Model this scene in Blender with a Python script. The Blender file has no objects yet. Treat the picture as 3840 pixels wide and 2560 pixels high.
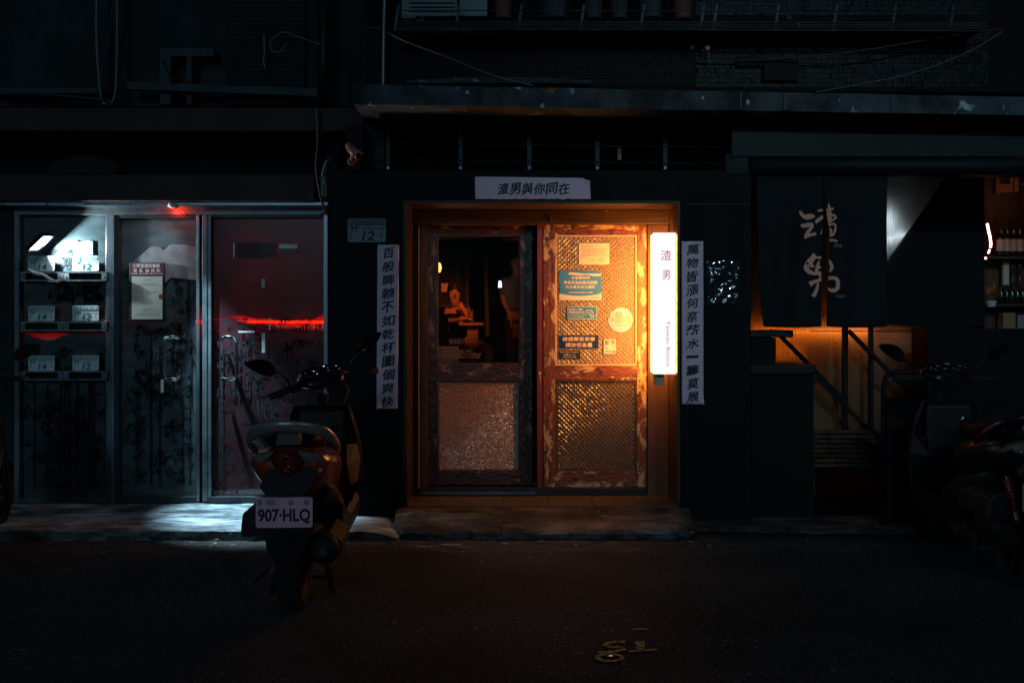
import bpy, bmesh, math, random
from mathutils import Vector, Matrix, noise
random.seed(7)
R = math.radians

# ------------------------------------------------------------------ camera, sky, exposure
F = 3733.33          # focal length in photo pixels (35 mm on 36 mm, 3840 px wide)
CAMY = -7.3          # camera stands 7.3 m in front of the shop fronts (y = 0)
H = 1.43             # eye height
scn = bpy.context.scene
cam = bpy.data.cameras.new('camera')
cam.lens = 35; cam.sensor_width = 36; cam.shift_y = -75 / 3840
cam.clip_start = .05; cam.clip_end = 400
camo = bpy.data.objects.new('camera', cam)
camo.location = (0, CAMY, H); camo.rotation_euler = (R(90), 0, 0)
scn.collection.objects.link(camo); scn.camera = camo

world = bpy.data.worlds.new('World'); scn.world = world; world.use_nodes = True
wn = world.node_tree; wn.nodes.clear()
sky = wn.nodes.new('ShaderNodeTexSky'); sky.sky_type = 'NISHITA'; sky.sun_disc = False
sky.sun_elevation = R(38); sky.sun_rotation = R(200); sky.dust_density = .5; sky.air_density = 1.2
tint = wn.nodes.new('ShaderNodeMix'); tint.data_type = 'RGBA'; tint.blend_type = 'MULTIPLY'
tint.inputs['Factor'].default_value = 1.0
tint.inputs['B'].default_value = (.016, .036, .050, 1)
bg = wn.nodes.new('ShaderNodeBackground'); bg.inputs['Strength'].default_value = 0.05
wo = wn.nodes.new('ShaderNodeOutputWorld')
wn.links.new(sky.outputs[0], tint.inputs['A']); wn.links.new(tint.outputs['Result'], bg.inputs['Color'])
wn.links.new(bg.outputs[0], wo.inputs['Surface'])

sun = bpy.data.lights.new('sun', 'SUN'); sun.energy = .22; sun.angle = R(14); sun.color = (.34, .64, .86)
suno = bpy.data.objects.new('sun', sun); C0 = scn.collection; C0.objects.link(suno)
suno.rotation_euler = Vector((.18, .95, -.25)).to_track_quat('-Z', 'Y').to_euler()      # last glow of the lane behind the camera

vs = scn.view_settings
vs.view_transform = 'Standard'; vs.look = 'None'; vs.exposure = 0; vs.gamma = 1; vs.use_curve_mapping = False
scn.cycles.use_denoising = True
scn.cycles.sample_clamp_indirect = 4
scn.cycles.max_bounces = 8; scn.cycles.transparent_max_bounces = 16
scn.cycles.caustics_reflective = False; scn.cycles.caustics_refractive = False

C = scn.collection

# ------------------------------------------------------------------ photo pixel -> place (distance y is given by what it stands on)
def S(Y): return F / (Y - CAMY)
def PX(px, Y): return (px - 1920) / S(Y)
def PZ(py, Y): return H - (py - 1205) / S(Y)
def P(px, py, Y): return Vector((PX(px, Y), Y, PZ(py, Y)))
def G(px, py, z=0.0):                      # point on the ground seen at that pixel
    d = (H - z) * F / (py - 1205)
    return Vector(((px - 1920) * d / F, d + CAMY, z))

# ------------------------------------------------------------------ mesh helpers
class MB:
    def __init__(s): s.v = []; s.f = []
    def add(s, vs, fs):
        o = len(s.v); s.v += [Vector(v) for v in vs]; s.f += [tuple(i + o for i in f) for f in fs]; return s
    def box(s, x0, x1, y0, y1, z0, z1):
        return s.add([(x0,y0,z0),(x1,y0,z0),(x1,y1,z0),(x0,y1,z0),(x0,y0,z1),(x1,y0,z1),(x1,y1,z1),(x0,y1,z1)],
                     [(0,1,5,4),(1,2,6,5),(2,3,7,6),(3,0,4,7),(4,5,6,7),(3,2,1,0)])
    def pbox(s, a, b, c, d, y0, y1):       # photo rectangle a,b - c,d as seen on the plane y0, going back to y1
        return s.box(PX(a, y0), PX(c, y0), y0, y1, PZ(d, y0), PZ(b, y0))
    def bar(s, p, q, w, h, up=(0,0,1)):    # square bar between two points
        p, q = Vector(p), Vector(q); d = (q - p).normalized(); u = Vector(up)
        if abs(d.dot(u)) > .95: u = Vector((0,1,0))
        r = d.cross(u).normalized(); u = r.cross(d).normalized()
        k = []
        for e in (p, q):
            for a, b in ((-1,-1),(1,-1),(1,1),(-1,1)): k.append(e + r*a*w/2 + u*b*h/2)
        return s.add(k, [(0,1,2,3),(7,6,5,4),(0,4,5,1),(1,5,6,2),(2,6,7,3),(3,7,4,0)])
    def tube(s, pts, r, n=8, flat=1.0, caps=True, up=None):
        pts = [Vector(p) for p in pts]; m = len(pts)
        rs = r if isinstance(r, (list, tuple)) else [r]*m
        prev = None; rings = []
        for i in range(m):
            d = (pts[min(i+1,m-1)] - pts[max(i-1,0)]).normalized()
            if up is not None:
                uu = Vector(up); a = d.cross(uu).normalized()
            elif prev is None:
                t = Vector((0,0,1)) if abs(d.z) < .9 else Vector((0,1,0)); a = d.cross(t).normalized()
            else:
                a = (prev - d*prev.dot(d)).normalized()
            prev = a; b = d.cross(a).normalized()
            rings.append([pts[i] + a*math.cos(2*math.pi*k/n)*rs[i] + b*math.sin(2*math.pi*k/n)*rs[i]*flat for k in range(n)])
        return s.loft(rings, caps)
    def loft(s, rings, caps=True, closed=True):
        n = len(rings[0]); v = [p for r in rings for p in r]; f = []
        for i in range(len(rings)-1):
            for k in range(n if closed else n-1):
                a = i*n+k; b = i*n+(k+1)%n; f.append((a,b,b+n,a+n))
        if caps:
            f.append(tuple(range(n-1,-1,-1))); f.append(tuple((len(rings)-1)*n+k for k in range(n)))
        return s.add(v, f)
    def lathe(s, prof, c, axis='z', n=24, caps=True):   # prof: (radius, along axis)
        c = Vector(c); rings = []
        for r, h in prof:
            ring = []
            for k in range(n):
                a = 2*math.pi*k/n; u, w = r*math.cos(a), r*math.sin(a)
                ring.append(c + (Vector((u,w,h)) if axis=='z' else Vector((h,u,w)) if axis=='x' else Vector((w,h,u))))
            rings.append(ring)
        return s.loft(rings, caps)
    def prism(s, poly, y0, y1):            # xz polygon, extruded in y
        n = len(poly)
        return s.add([(x,y0,z) for x,z in poly] + [(x,y1,z) for x,z in poly],
                     [tuple(range(n)), tuple(range(2*n-1,n-1,-1))] + [(k,n+k,n+(k+1)%n,(k+1)%n) for k in range(n)])
    def pprism(s, poly, Y, Y1):            # photo-pixel polygon on the plane Y
        return s.prism([(PX(a,Y),PZ(b,Y)) for a,b in poly], Y, Y1)
    def quad(s, a, b, c, d): return s.add([a,b,c,d], [(0,1,2,3)])
    def sheet(s, fn, nu, nv):
        v = [fn(i/nu, j/nv) for j in range(nv+1) for i in range(nu+1)]
        f = [(j*(nu+1)+i, j*(nu+1)+i+1, (j+1)*(nu+1)+i+1, (j+1)*(nu+1)+i) for j in range(nv) for i in range(nu)]
        return s.add(v, f)
    def build(s, name, m, parent=None, smooth=False, bevel=0, label=None, cat=None, group=None, kind=None, solid=0, subsurf=0):
        if parent is None:
            xs = [v.x for v in s.v]; ys = [v.y for v in s.v]; zs = [v.z for v in s.v]
            off = Vector(((min(xs)+max(xs))/2, (min(ys)+max(ys))/2, min(zs)))
        else:
            r = parent
            while r.parent: r = r.parent
            off = Vector(r.location)
        me = bpy.data.meshes.new(name)
        me.from_pydata([v - off for v in s.v], [], s.f)
        bm = bmesh.new(); bm.from_mesh(me)
        if solid == 0: bmesh.ops.recalc_face_normals(bm, faces=bm.faces)
        bm.to_mesh(me); bm.free()
        if smooth:
            me.polygons.foreach_set('use_smooth', [True]*len(me.polygons))
        if m: me.materials.append(M[m] if isinstance(m, str) else m)
        o = bpy.data.objects.new(name, me); C.objects.link(o)
        if parent is None: o.location = off
        else: o.parent = parent
        if bevel:
            b = o.modifiers.new('bevel', 'BEVEL'); b.width = bevel; b.segments = 2; b.limit_method = 'ANGLE'
        if solid:
            b = o.modifiers.new('solid', 'SOLIDIFY'); b.thickness = solid; b.offset = 0
        if subsurf:
            b = o.modifiers.new('sub', 'SUBSURF'); b.levels = subsurf; b.render_levels = subsurf
        tag(o, label, cat, group, kind)
        return o

def tag(o, label=None, cat=None, group=None, kind=None):
    if label: o['label'] = label
    if cat: o['category'] = cat
    if group: o['group'] = group
    if kind: o['kind'] = kind
    return o
def thing(name, loc, label, cat, group=None):
    o = bpy.data.objects.new(name, None); o.empty_display_size = .1
    o.location = loc; C.objects.link(o); return tag(o, label, cat, group)
def part_empty(name, parent):
    o = bpy.data.objects.new(name, None); o.empty_display_size = .05; C.objects.link(o); o.parent = parent; return o
def copy_tree(o, parent=None):
    c = o.copy(); C.objects.link(c); c.parent = parent
    for ch in list(o.children): copy_tree(ch, c)
    return c

# ------------------------------------------------------------------ lettering
_glyph = {}
def glyphs(s, bold=0.0):
    key = (s, bold)
    if key not in _glyph:
        cu = bpy.data.curves.new('t', 'FONT'); cu.body = s; cu.size = 1; cu.offset = bold; cu.resolution_u = 3
        ob = bpy.data.objects.new('t', cu); C.objects.link(ob)
        dg = bpy.context.evaluated_depsgraph_get()
        me = bpy.data.meshes.new_from_object(ob.evaluated_get(dg))
        vs = [(v.co.x, v.co.y) for v in me.vertices]; fs = [tuple(p.vertices) for p in me.polygons]
        bpy.data.objects.remove(ob); bpy.data.curves.remove(cu); bpy.data.meshes.remove(me)
        _glyph[key] = (vs, fs)
    return _glyph[key]
def text(mb, s, a, b, c, d, Y, bold=.004, brush=0.0, slant=0.0, rise=0.0, rot=0, hook=None):
    """letters filling the photo rectangle a,b - c,d on the plane Y; heavy letters are inked three times, a little apart"""
    vs, fs = glyphs(s, min(bold, .005))
    if not vs: return mb
    if rot: vs = [(y, -x) for x, y in vs]
    xs = [v[0] for v in vs]; ys = [v[1] for v in vs]
    x0, x1, y0, y1 = min(xs), max(xs), min(ys), max(ys)
    X0, X1, Z0, Z1 = PX(a,Y), PX(c,Y), PZ(d,Y), PZ(b,Y)
    e = max(0, bold-.005)*1.3*(Z1-Z0)/max(y1-y0, .5)
    for q, (ex, ez) in enumerate(((0,0),) if e == 0 else ((-e,-e*.5),(e,-e*.5),(0,e))):
        out = []
        for x, y in vs:
            u = (x-x0)/max(x1-x0,1e-6); w = (y-y0)/max(y1-y0,1e-6)
            if brush:
                k = Vector((x*3.1, y*3.1, sum(map(ord, s)) % 97))
                u += brush*noise.noise(k); w += brush*noise.noise(k + Vector((31,7,3)))
            w += rise*(u-.5); u += slant*(w-.5)
            out.append((X0+(X1-X0)*u+ex, Y-.00025*q, Z0+(Z1-Z0)*w+ez))
        if hook: out = [hook(p) for p in out]
        mb.add(out, fs)
    return mb

# ------------------------------------------------------------------ materials
M = {}
def pm(name, c1, c2=None, scale=6.0, rough=.6, metal=0.0, bump=0.0, bscale=None, stretch=(1,1,1), lo=.38, hi=.62,
       spec=.5, coat=0.0, detail=8, rvar=0.0, c3=None, s3=40.0, l3=.62, h3=.66, emit=None, es=0.0, dist=.02, macro=0.0):
    m = bpy.data.materials.new(name); m.use_nodes = True; M[name] = m
    nt = m.node_tree; b = nt.nodes['Principled BSDF']
    last = None
    b.inputs['Roughness'].default_value = rough; b.inputs['Metallic'].default_value = metal
    b.inputs['Specular IOR Level'].default_value = spec
    if coat: b.inputs['Coat Weight'].default_value = coat; b.inputs['Coat Roughness'].default_value = .08
    b.inputs['Base Color'].default_value = (*c1, 1)
    if emit:
        b.inputs['Emission Color'].default_value = (*emit, 1); b.inputs['Emission Strength'].default_value = es
    if c2 or bump or rvar:
        tc = nt.nodes.new('ShaderNodeTexCoord'); mp = nt.nodes.new('ShaderNodeMapping'); mp.inputs['Scale'].default_value = stretch
        nt.links.new(tc.outputs['Object'], mp.inputs['Vector'])
        nz = nt.nodes.new('ShaderNodeTexNoise'); nz.inputs['Scale'].default_value = scale; nz.inputs['Detail'].default_value = detail
        nz.inputs['Roughness'].default_value = .62
        nt.links.new(mp.outputs[0], nz.inputs['Vector'])
        if c2:
            cr = nt.nodes.new('ShaderNodeValToRGB'); cr.color_ramp.elements[0].position = lo; cr.color_ramp.elements[1].position = hi
            cr.color_ramp.elements[0].color = (*c1,1); cr.color_ramp.elements[1].color = (*c2,1)
            nt.links.new(nz.outputs['Fac'], cr.inputs['Fac']); last = cr.outputs['Color']
            if c3:
                n3 = nt.nodes.new('ShaderNodeTexNoise'); n3.inputs['Scale'].default_value = s3; n3.inputs['Detail'].default_value = 4
                nt.links.new(mp.outputs[0], n3.inputs['Vector'])
                r3 = nt.nodes.new('ShaderNodeMapRange'); r3.inputs['From Min'].default_value = l3; r3.inputs['From Max'].default_value = h3
                nt.links.new(n3.outputs['Fac'], r3.inputs['Value'])
                mx = nt.nodes.new('ShaderNodeMix'); mx.data_type = 'RGBA'; mx.inputs['B'].default_value = (*c3,1)
                nt.links.new(r3.outputs[0], mx.inputs['Factor']); nt.links.new(last, mx.inputs['A']); last = mx.outputs['Result']
            if macro:
                nm = nt.nodes.new('ShaderNodeTexNoise'); nm.inputs['Scale'].default_value = macro; nm.inputs['Detail'].default_value = 5
                nt.links.new(tc.outputs['Object'], nm.inputs['Vector'])
                rm = nt.nodes.new('ShaderNodeMapRange'); rm.inputs['From Min'].default_value = .36; rm.inputs['From Max'].default_value = .64; rm.inputs['To Min'].default_value = .35; rm.inputs['To Max'].default_value = 1.35
                nt.links.new(nm.outputs['Fac'], rm.inputs['Value'])
                mm = nt.nodes.new('ShaderNodeMix'); mm.data_type = 'RGBA'; mm.blend_type = 'MULTIPLY'; mm.inputs['Factor'].default_value = 1
                nt.links.new(last, mm.inputs['A']); nt.links.new(rm.outputs[0], mm.inputs['B']); last = mm.outputs['Result']
            nt.links.new(last, b.inputs['Base Color'])
        if rvar:
            mr = nt.nodes.new('ShaderNodeMapRange'); mr.inputs['From Min'].default_value = .3; mr.inputs['From Max'].default_value = .7
            mr.inputs['To Min'].default_value = max(.03, rough-rvar); mr.inputs['To Max'].default_value = min(1, rough+rvar)
            nt.links.new(nz.outputs['Fac'], mr.inputs['Value']); nt.links.new(mr.outputs[0], b.inputs['Roughness'])
        if bump:
            nb = nt.nodes.new('ShaderNodeTexNoise'); nb.inputs['Scale'].default_value = bscale or scale*4; nb.inputs['Detail'].default_value = 6
            nt.links.new(mp.outputs[0], nb.inputs['Vector'])
            bp = nt.nodes.new('ShaderNodeBump'); bp.inputs['Strength'].default_value = bump; bp.inputs['Distance'].default_value = dist
            nt.links.new(nb.outputs['Fac'], bp.inputs['Height']); nt.links.new(bp.outputs[0], b.inputs['Normal'])
    return m
def emissive(name, col, s):
    m = bpy.data.materials.new(name); m.use_nodes = True; M[name] = m
    nt = m.node_tree; nt.nodes.clear(); e = nt.nodes.new('ShaderNodeEmission'); o = nt.nodes.new('ShaderNodeOutputMaterial')
    e.inputs['Color'].default_value = (*col,1); e.inputs['Strength'].default_value = s
    nt.links.new(e.outputs[0], o.inputs['Surface']); return m
def see_through(name, tintc=(1,1,1), gloss=.07, rough=.03, body=None, bfac=0.0, blend='translucent'):
    """glass or plastic sheet: transparent, a little mirror, and (body) some share that scatters light"""
    m = bpy.data.materials.new(name); m.use_nodes = True; M[name] = m
    nt = m.node_tree; nt.nodes.clear(); o = nt.nodes.new('ShaderNodeOutputMaterial')
    t = nt.nodes.new('ShaderNodeBsdfTransparent'); t.inputs['Color'].default_value = (*tintc,1)
    g = nt.nodes.new('ShaderNodeBsdfGlossy'); g.inputs['Roughness'].default_value = rough
    last = t.outputs[0]
    if body:
        d = nt.nodes.new('ShaderNodeBsdfDiffuse'); d.inputs['Color'].default_value = (*body,1)
        r = nt.nodes.new('ShaderNodeBsdfTranslucent'); r.inputs['Color'].default_value = (*body,1)
        a = nt.nodes.new('ShaderNodeMixShader'); a.inputs[0].default_value = .5
        nt.links.new(d.outputs[0], a.inputs[1]); nt.links.new(r.outputs[0], a.inputs[2])
        c = nt.nodes.new('ShaderNodeMixShader'); c.inputs[0].default_value = bfac
        nt.links.new(last, c.inputs[1]); nt.links.new(a.outputs[0], c.inputs[2]); last = c.outputs[0]
    x = nt.nodes.new('ShaderNodeMixShader'); x.inputs[0].default_value = gloss
    nt.links.new(last, x.inputs[1]); nt.links.new(g.outputs[0], x.inputs[2]); nt.links.new(x.outputs[0], o.inputs['Surface'])
    return m
def film_mat(name, col, col2, trans=.3, scale=3, stretch=(1,1,1)):
    m = bpy.data.materials.new(name); m.use_nodes = True; M[name] = m
    nt = m.node_tree; nt.nodes.clear(); o = nt.nodes.new('ShaderNodeOutputMaterial')
    tc = nt.nodes.new('ShaderNodeTexCoord'); mp = nt.nodes.new('ShaderNodeMapping'); mp.inputs['Scale'].default_value = stretch
    nz = nt.nodes.new('ShaderNodeTexNoise'); nz.inputs['Scale'].default_value = scale; nz.inputs['Detail'].default_value = 7
    cr = nt.nodes.new('ShaderNodeValToRGB'); cr.color_ramp.elements[0].position = .35; cr.color_ramp.elements[1].position = .65
    cr.color_ramp.elements[0].color = (*col,1); cr.color_ramp.elements[1].color = (*col2,1)
    nt.links.new(tc.outputs['Object'], mp.inputs[0]); nt.links.new(mp.outputs[0], nz.inputs['Vector']); nt.links.new(nz.outputs['Fac'], cr.inputs['Fac'])
    d = nt.nodes.new('ShaderNodeBsdfDiffuse'); t = nt.nodes.new('ShaderNodeBsdfTranslucent'); g = nt.nodes.new('ShaderNodeBsdfGlossy')
    g.inputs['Roughness'].default_value = .22
    nt.links.new(cr.outputs[0], d.inputs['Color']); nt.links.new(cr.outputs[0], t.inputs['Color'])
    a = nt.nodes.new('ShaderNodeMixShader'); a.inputs[0].default_value = trans
    nt.links.new(d.outputs[0], a.inputs[1]); nt.links.new(t.outputs[0], a.inputs[2])
    b = nt.nodes.new('ShaderNodeMixShader'); b.inputs[0].default_value = .04
    nt.links.new(a.outputs[0], b.inputs[1]); nt.links.new(g.outputs[0], b.inputs[2]); nt.links.new(b.outputs[0], o.inputs['Surface'])
    return m

pm('asphalt', (.004,.010,.014), (.036,.054,.062), scale=26, rough=.8, bump=1.0, bscale=70, lo=.34, hi=.68, c3=(.34,.33,.32), s3=62, l3=.635, h3=.69, dist=.03, rvar=.15, macro=1.1)
pm('gutter', (.014,.014,.014), (.06,.058,.055), scale=14, rough=.8, bump=1, bscale=45, c3=(.35,.31,.28), s3=30, l3=.66, h3=.70, stretch=(.6,1,1))
pm('concrete', (.035,.055,.065), (.55,.58,.60), scale=6.5, rough=.8, bump=1, bscale=30, stretch=(.5,1.6,1), lo=.38, hi=.64, dist=.03, macro=2.2)
pm('kerb_face', (.03,.035,.036), (.22,.23,.23), scale=16, rough=.9, bump=1, bscale=30, stretch=(.6,1,1))
pm('step_concrete', (.025,.022,.021), (.24,.20,.175), scale=6, rough=.85, bump=1, bscale=26, stretch=(.6,1.8,1), lo=.36, hi=.70, dist=.03, macro=2.0, c3=(.42,.38,.35), s3=22, l3=.66, h3=.72)
pm('tile', (.10,.070,.030), (.15,.105,.046), scale=5, rough=.45, bump=.1)
pm('grout', (.05,.04,.03), rough=.9)
pm('mark_paint', (1.0,.60,.20), (.10,.07,.05), scale=38, rough=.8, lo=.42, hi=.62, bump=.6, bscale=80)
pm('black_wall', (.004,.005,.0065), (.007,.008,.010), scale=3, rough=.7, bump=.15, spec=.2)
pm('room_dark', (.012,.011,.010), (.02,.018,.016), scale=3, rough=.9, spec=.1)
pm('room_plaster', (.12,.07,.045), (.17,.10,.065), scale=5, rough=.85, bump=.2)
pm('old_wall', (.008,.015,.018), (.022,.036,.040), scale=3, rough=.85, bump=.4, stretch=(1,1,.5))
pm('ledge', (.016,.024,.027), (.085,.11,.12), scale=4, rough=.85, bump=.8, bscale=24, stretch=(1,1,.8), lo=.4, hi=.66, c3=(.45,.55,.57), s3=9, l3=.645, h3=.70)
pm('tile_wall', (.008,.015,.018), (.018,.030,.034), scale=40, rough=.45, rvar=.15, bump=.1, spec=.15)
pm('mosaic_wall', (.0025,.0055,.0068), (.006,.011,.013), scale=40, rough=.5, bump=.1, spec=.12)
pm('fascia', (.009,.016,.020), (.014,.023,.028), scale=2, rough=.6, bump=.1, spec=.3)
pm('brown_beam', (.035,.020,.018), (.060,.032,.028), scale=3, rough=.75, bump=.25)
pm('steel', (.15,.18,.195), (.24,.27,.29), scale=3, rough=.33, metal=.9, rvar=.1, stretch=(6,6,.6))
pm('steel_dull', (.10,.115,.125), (.17,.19,.20), scale=5, rough=.45, metal=.8, rvar=.12)
pm('steel_dark', (.02,.023,.026), (.035,.038,.042), scale=5, rough=.5, metal=.4)
pm('chrome', (.75,.77,.78), rough=.12, metal=1)
pm('black_plastic', (.007,.0075,.009), (.012,.0125,.014), scale=20, rough=.5, bump=.1, bscale=150, spec=.35)
pm('black_gloss', (.010,.011,.013), rough=.18)
pm('rubber', (.006,.006,.0065), (.010,.010,.010), scale=30, rough=.8, bump=.3, bscale=90)
pm('dark_iron', (.008,.0085,.009), (.016,.015,.014), scale=8, rough=.6, metal=.2, bump=.2, spec=.3)
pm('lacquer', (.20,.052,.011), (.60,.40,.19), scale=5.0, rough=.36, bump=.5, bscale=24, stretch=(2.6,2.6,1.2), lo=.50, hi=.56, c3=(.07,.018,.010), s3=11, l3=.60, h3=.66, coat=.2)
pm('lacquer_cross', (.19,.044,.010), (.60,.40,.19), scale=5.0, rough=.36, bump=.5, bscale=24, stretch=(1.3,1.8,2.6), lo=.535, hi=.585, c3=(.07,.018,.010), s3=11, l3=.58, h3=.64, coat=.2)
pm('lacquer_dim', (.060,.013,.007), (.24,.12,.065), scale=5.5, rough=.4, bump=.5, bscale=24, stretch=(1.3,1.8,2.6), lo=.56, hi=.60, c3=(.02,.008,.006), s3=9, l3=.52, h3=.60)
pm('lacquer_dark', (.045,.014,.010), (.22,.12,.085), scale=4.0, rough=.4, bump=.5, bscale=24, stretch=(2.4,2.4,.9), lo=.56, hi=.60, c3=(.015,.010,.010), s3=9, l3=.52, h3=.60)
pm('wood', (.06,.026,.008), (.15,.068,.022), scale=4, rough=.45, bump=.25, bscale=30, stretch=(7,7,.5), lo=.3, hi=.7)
pm('wood_cross', (.034,.016,.006), (.085,.040,.016), scale=4, rough=.45, bump=.25, bscale=30, stretch=(.5,7,9), lo=.3, hi=.7)
pm('wood_shaded', (.020,.009,.004), (.042,.019,.008), scale=4, rough=.5, bump=.2, stretch=(7,7,.5), lo=.3, hi=.7)  # darker copy of the wood: lamp falloff on the far lining put into colour
pm('wood_dark', (.05,.025,.012), (.10,.05,.022), scale=4, rough=.5, bump=.2, stretch=(7,7,.5))
pm('bead', (.55,.38,.20), (.72,.55,.34), scale=8, rough=.4, lo=.3, hi=.7)
pm('red_post', (.17,.022,.010), (.24,.035,.014), scale=5, rough=.4)
pm('scroll_paper', (.95,.62,.76), (1.0,.70,.84), scale=7, rough=.8, bump=.25, bscale=9)
pm('ink', (.012,.013,.018), rough=.55)
pm('plate_white', (.72,.80,.78), (.78,.84,.82), scale=8, rough=.35)
pm('plate_green', (.09,.33,.30), rough=.35)
pm('plate_ink', (.03,.20,.20), rough=.5)
pm('plate_dim', (.20,.26,.25), (.26,.32,.31), scale=6, rough=.5)
pm('note_cream', (.80,.70,.52), (.84,.75,.58), scale=5, rough=.7)
pm('note_board', (.38,.41,.34), (.43,.45,.38), scale=5, rough=.7)
pm('sticker_blue', (.05,.26,.60), (.07,.30,.66), scale=6, rough=.4)
pm('sticker_teal', (.04,.26,.52), rough=.35)
pm('sticker_navy', (.008,.04,.13), rough=.35)
pm('sticker_black', (.018,.022,.028), rough=.4)
pm('sticker_white', (.75,.72,.66), (.70,.66,.58), scale=9, rough=.5)
pm('sticker_print', (.85,.80,.70), rough=.5)
pm('print_grey', (.36,.31,.25), rough=.6)
pm('print_peach', (.85,.62,.42), rough=.5)
pm('print_orange', (.42,.20,.10), rough=.6)
pm('noren_cloth', (.003,.007,.010), (.005,.010,.014), scale=90, rough=.9, bump=.25, bscale=300)
pm('noren_print', (1.0,.50,.35), (.90,.42,.29), scale=30, rough=.85, c3=(.03,.03,.035), s3=14, l3=.66, h3=.70)
pm('noren_small', (.33,.31,.31), rough=.85)
pm('board_red', (.10,.012,.018), rough=.5)
pm('print_white', (.75,.75,.74), rough=.5)
pm('moto_orange', (.34,.042,.012), (.38,.05,.015), scale=3, rough=.28, coat=.7)
pm('moto_silver_warm', (.20,.13,.085), (.24,.16,.10), scale=4, rough=.5)  # silver panel with the warm lamp light put into its colour
pm('moto_silver', (.32,.28,.26), (.36,.31,.29), scale=3, rough=.30, metal=.35, coat=.4)
pm('moto_dark', (.006,.0065,.008), rough=.35, coat=.3, spec=.3)
pm('seat_vinyl', (.006,.006,.007), rough=.55, spec=.3, bump=.2, bscale=200)
pm('red_lens', (.17,.006,.004), rough=.08, coat=1, spec=.8)
pm('clear_lens', (.16,.13,.11), (.22,.18,.15), scale=30, rough=.10, coat=.8)
pm('amber_lens', (.45,.15,.02), rough=.12, coat=.8)
pm('moto_plate', (.95,.44,.54), (1.0,.50,.60), scale=12, rough=.45)
pm('plate_smudge', (.30,.24,.26), (.38,.31,.33), scale=30, rough=.6)
pm('gauge', (.006,.006,.007), rough=.08)
pm('red_spring', (.40,.02,.01), rough=.35)
pm('skin', (.52,.27,.17), (.56,.30,.19), scale=6, rough=.5)
pm('hair', (.02,.012,.008), rough=.45)
pm('lips', (.30,.06,.05), rough=.45)
pm('shirt_grey', (.20,.17,.15), (.24,.20,.17), scale=9, rough=.85, bump=.3)
pm('black_cloth', (.015,.014,.014), (.022,.02,.02), scale=9, rough=.85, bump=.3)
pm('apron_cloth', (.30,.20,.14), (.08,.05,.04), scale=20, rough=.85, stretch=(.2,.2,1.5), lo=.45, hi=.55)
pm('table_wood', (.30,.15,.06), (.40,.22,.10), scale=5, rough=.4, stretch=(1,8,8))
pm('bottle_dark', (.015,.02,.012), rough=.08, coat=.6)
pm('bottle_label', (.60,.52,.42), (.66,.58,.48), scale=9, rough=.6)
pm('drink', (.42,.24,.12), rough=.2)
pm('frame_grey', (.26,.23,.22), (.32,.29,.27), scale=9, rough=.6)
pm('picture', (.05,.04,.04), (.09,.075,.07), scale=3, rough=.6, stretch=(8,1,8))
pm('cardboard', (.35,.20,.10), (.42,.25,.13), scale=6, rough=.85, bump=.2)
pm('terracotta', (.10,.035,.025), (.15,.055,.04), scale=8, rough=.8, bump=.3)
pm('pot_grey', (.022,.028,.032), (.045,.054,.058), scale=8, rough=.8, bump=.3)
pm('ac_white', (.10,.14,.155), (.15,.19,.205), scale=4, rough=.5)
pm('leaf_green', (.045,.075,.018), (.09,.11,.02), scale=9, rough=.5)
pm('leaf_yellow', (.55,.27,.05), (.40,.19,.06), scale=20, rough=.55)
pm('leaf_brown', (.30,.17,.09), (.20,.12,.08), scale=20, rough=.65)
pm('petal', (.62,.25,.22), rough=.7)
pm('cable', (.035,.037,.04), rough=.6)
pm('cable_pale', (.16,.18,.19), rough=.5)
pm('rust', (.40,.15,.05), (.12,.06,.035), scale=26, rough=.9, bump=.8)
pm('cctv_red_lit', (.40,.13,.11), rough=.4)  # red light falling on the camera is put into this base colour
pm('corrugated', (.022,.034,.038), (.036,.05,.055), scale=3, rough=.6, metal=.2)
pm('plastic_sheet', (.012,.016,.018), (.03,.035,.038), scale=9, rough=.06, spec=.9, coat=1)
pm('lamp_white', (.70,.72,.73), rough=.3)
pm('bamboo_ink', (.018,.024,.027), rough=.7, spec=.1)
pm('mountain_ink', (.13,.145,.15), (.22,.235,.24), scale=12, rough=.6)
pm('film_tape', (.55,.60,.60), (.35,.40,.40), scale=20, rough=.6)
pm('umber_box', (.005,.0055,.006), (.009,.009,.010), scale=6, rough=.65, bump=.2, spec=.2)
pm('steel_old', (.030,.045,.050), (.055,.07,.075), scale=9, rough=.6, spec=.3, bump=.2)
film_mat('film_pale', (.07,.10,.115), (.13,.175,.19), .06, 4, (1,1,3))
film_mat('film_red', (.055,.019,.025), (.11,.038,.048), .35, 2.2)
pm('sign_red', (.10,.035,.042), (.14,.05,.06), scale=9, rough=.6)
see_through('glass_clear', (.93,.94,.93), .03, .02)
see_through('glass_tumbler', (.8,.7,.6), .10, .05, (.45,.3,.2), .25)
emissive('sign_light', (1, .36, .07), 34)
emissive('sign_face', (.97, .95, 1.0), 1.05)
emissive('desk_led', (.80, .93, 1.0), 9)
emissive('red_tube', (1, .008, .002), 5.0)
emissive('warm_led', (1, .28, .03), 15)
emissive('cold_led', (.62, .84, 1.0), 11)
emissive('wall_lamp_glow', (1, .50, .10), 3.0)
emissive('pendant_glow', (.75, .9, 1.0), 2.2)
emissive('neon_pink', (1, .40, .42), 7)
emissive('street_led', (.62, .86, 1.0), 140)

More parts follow.
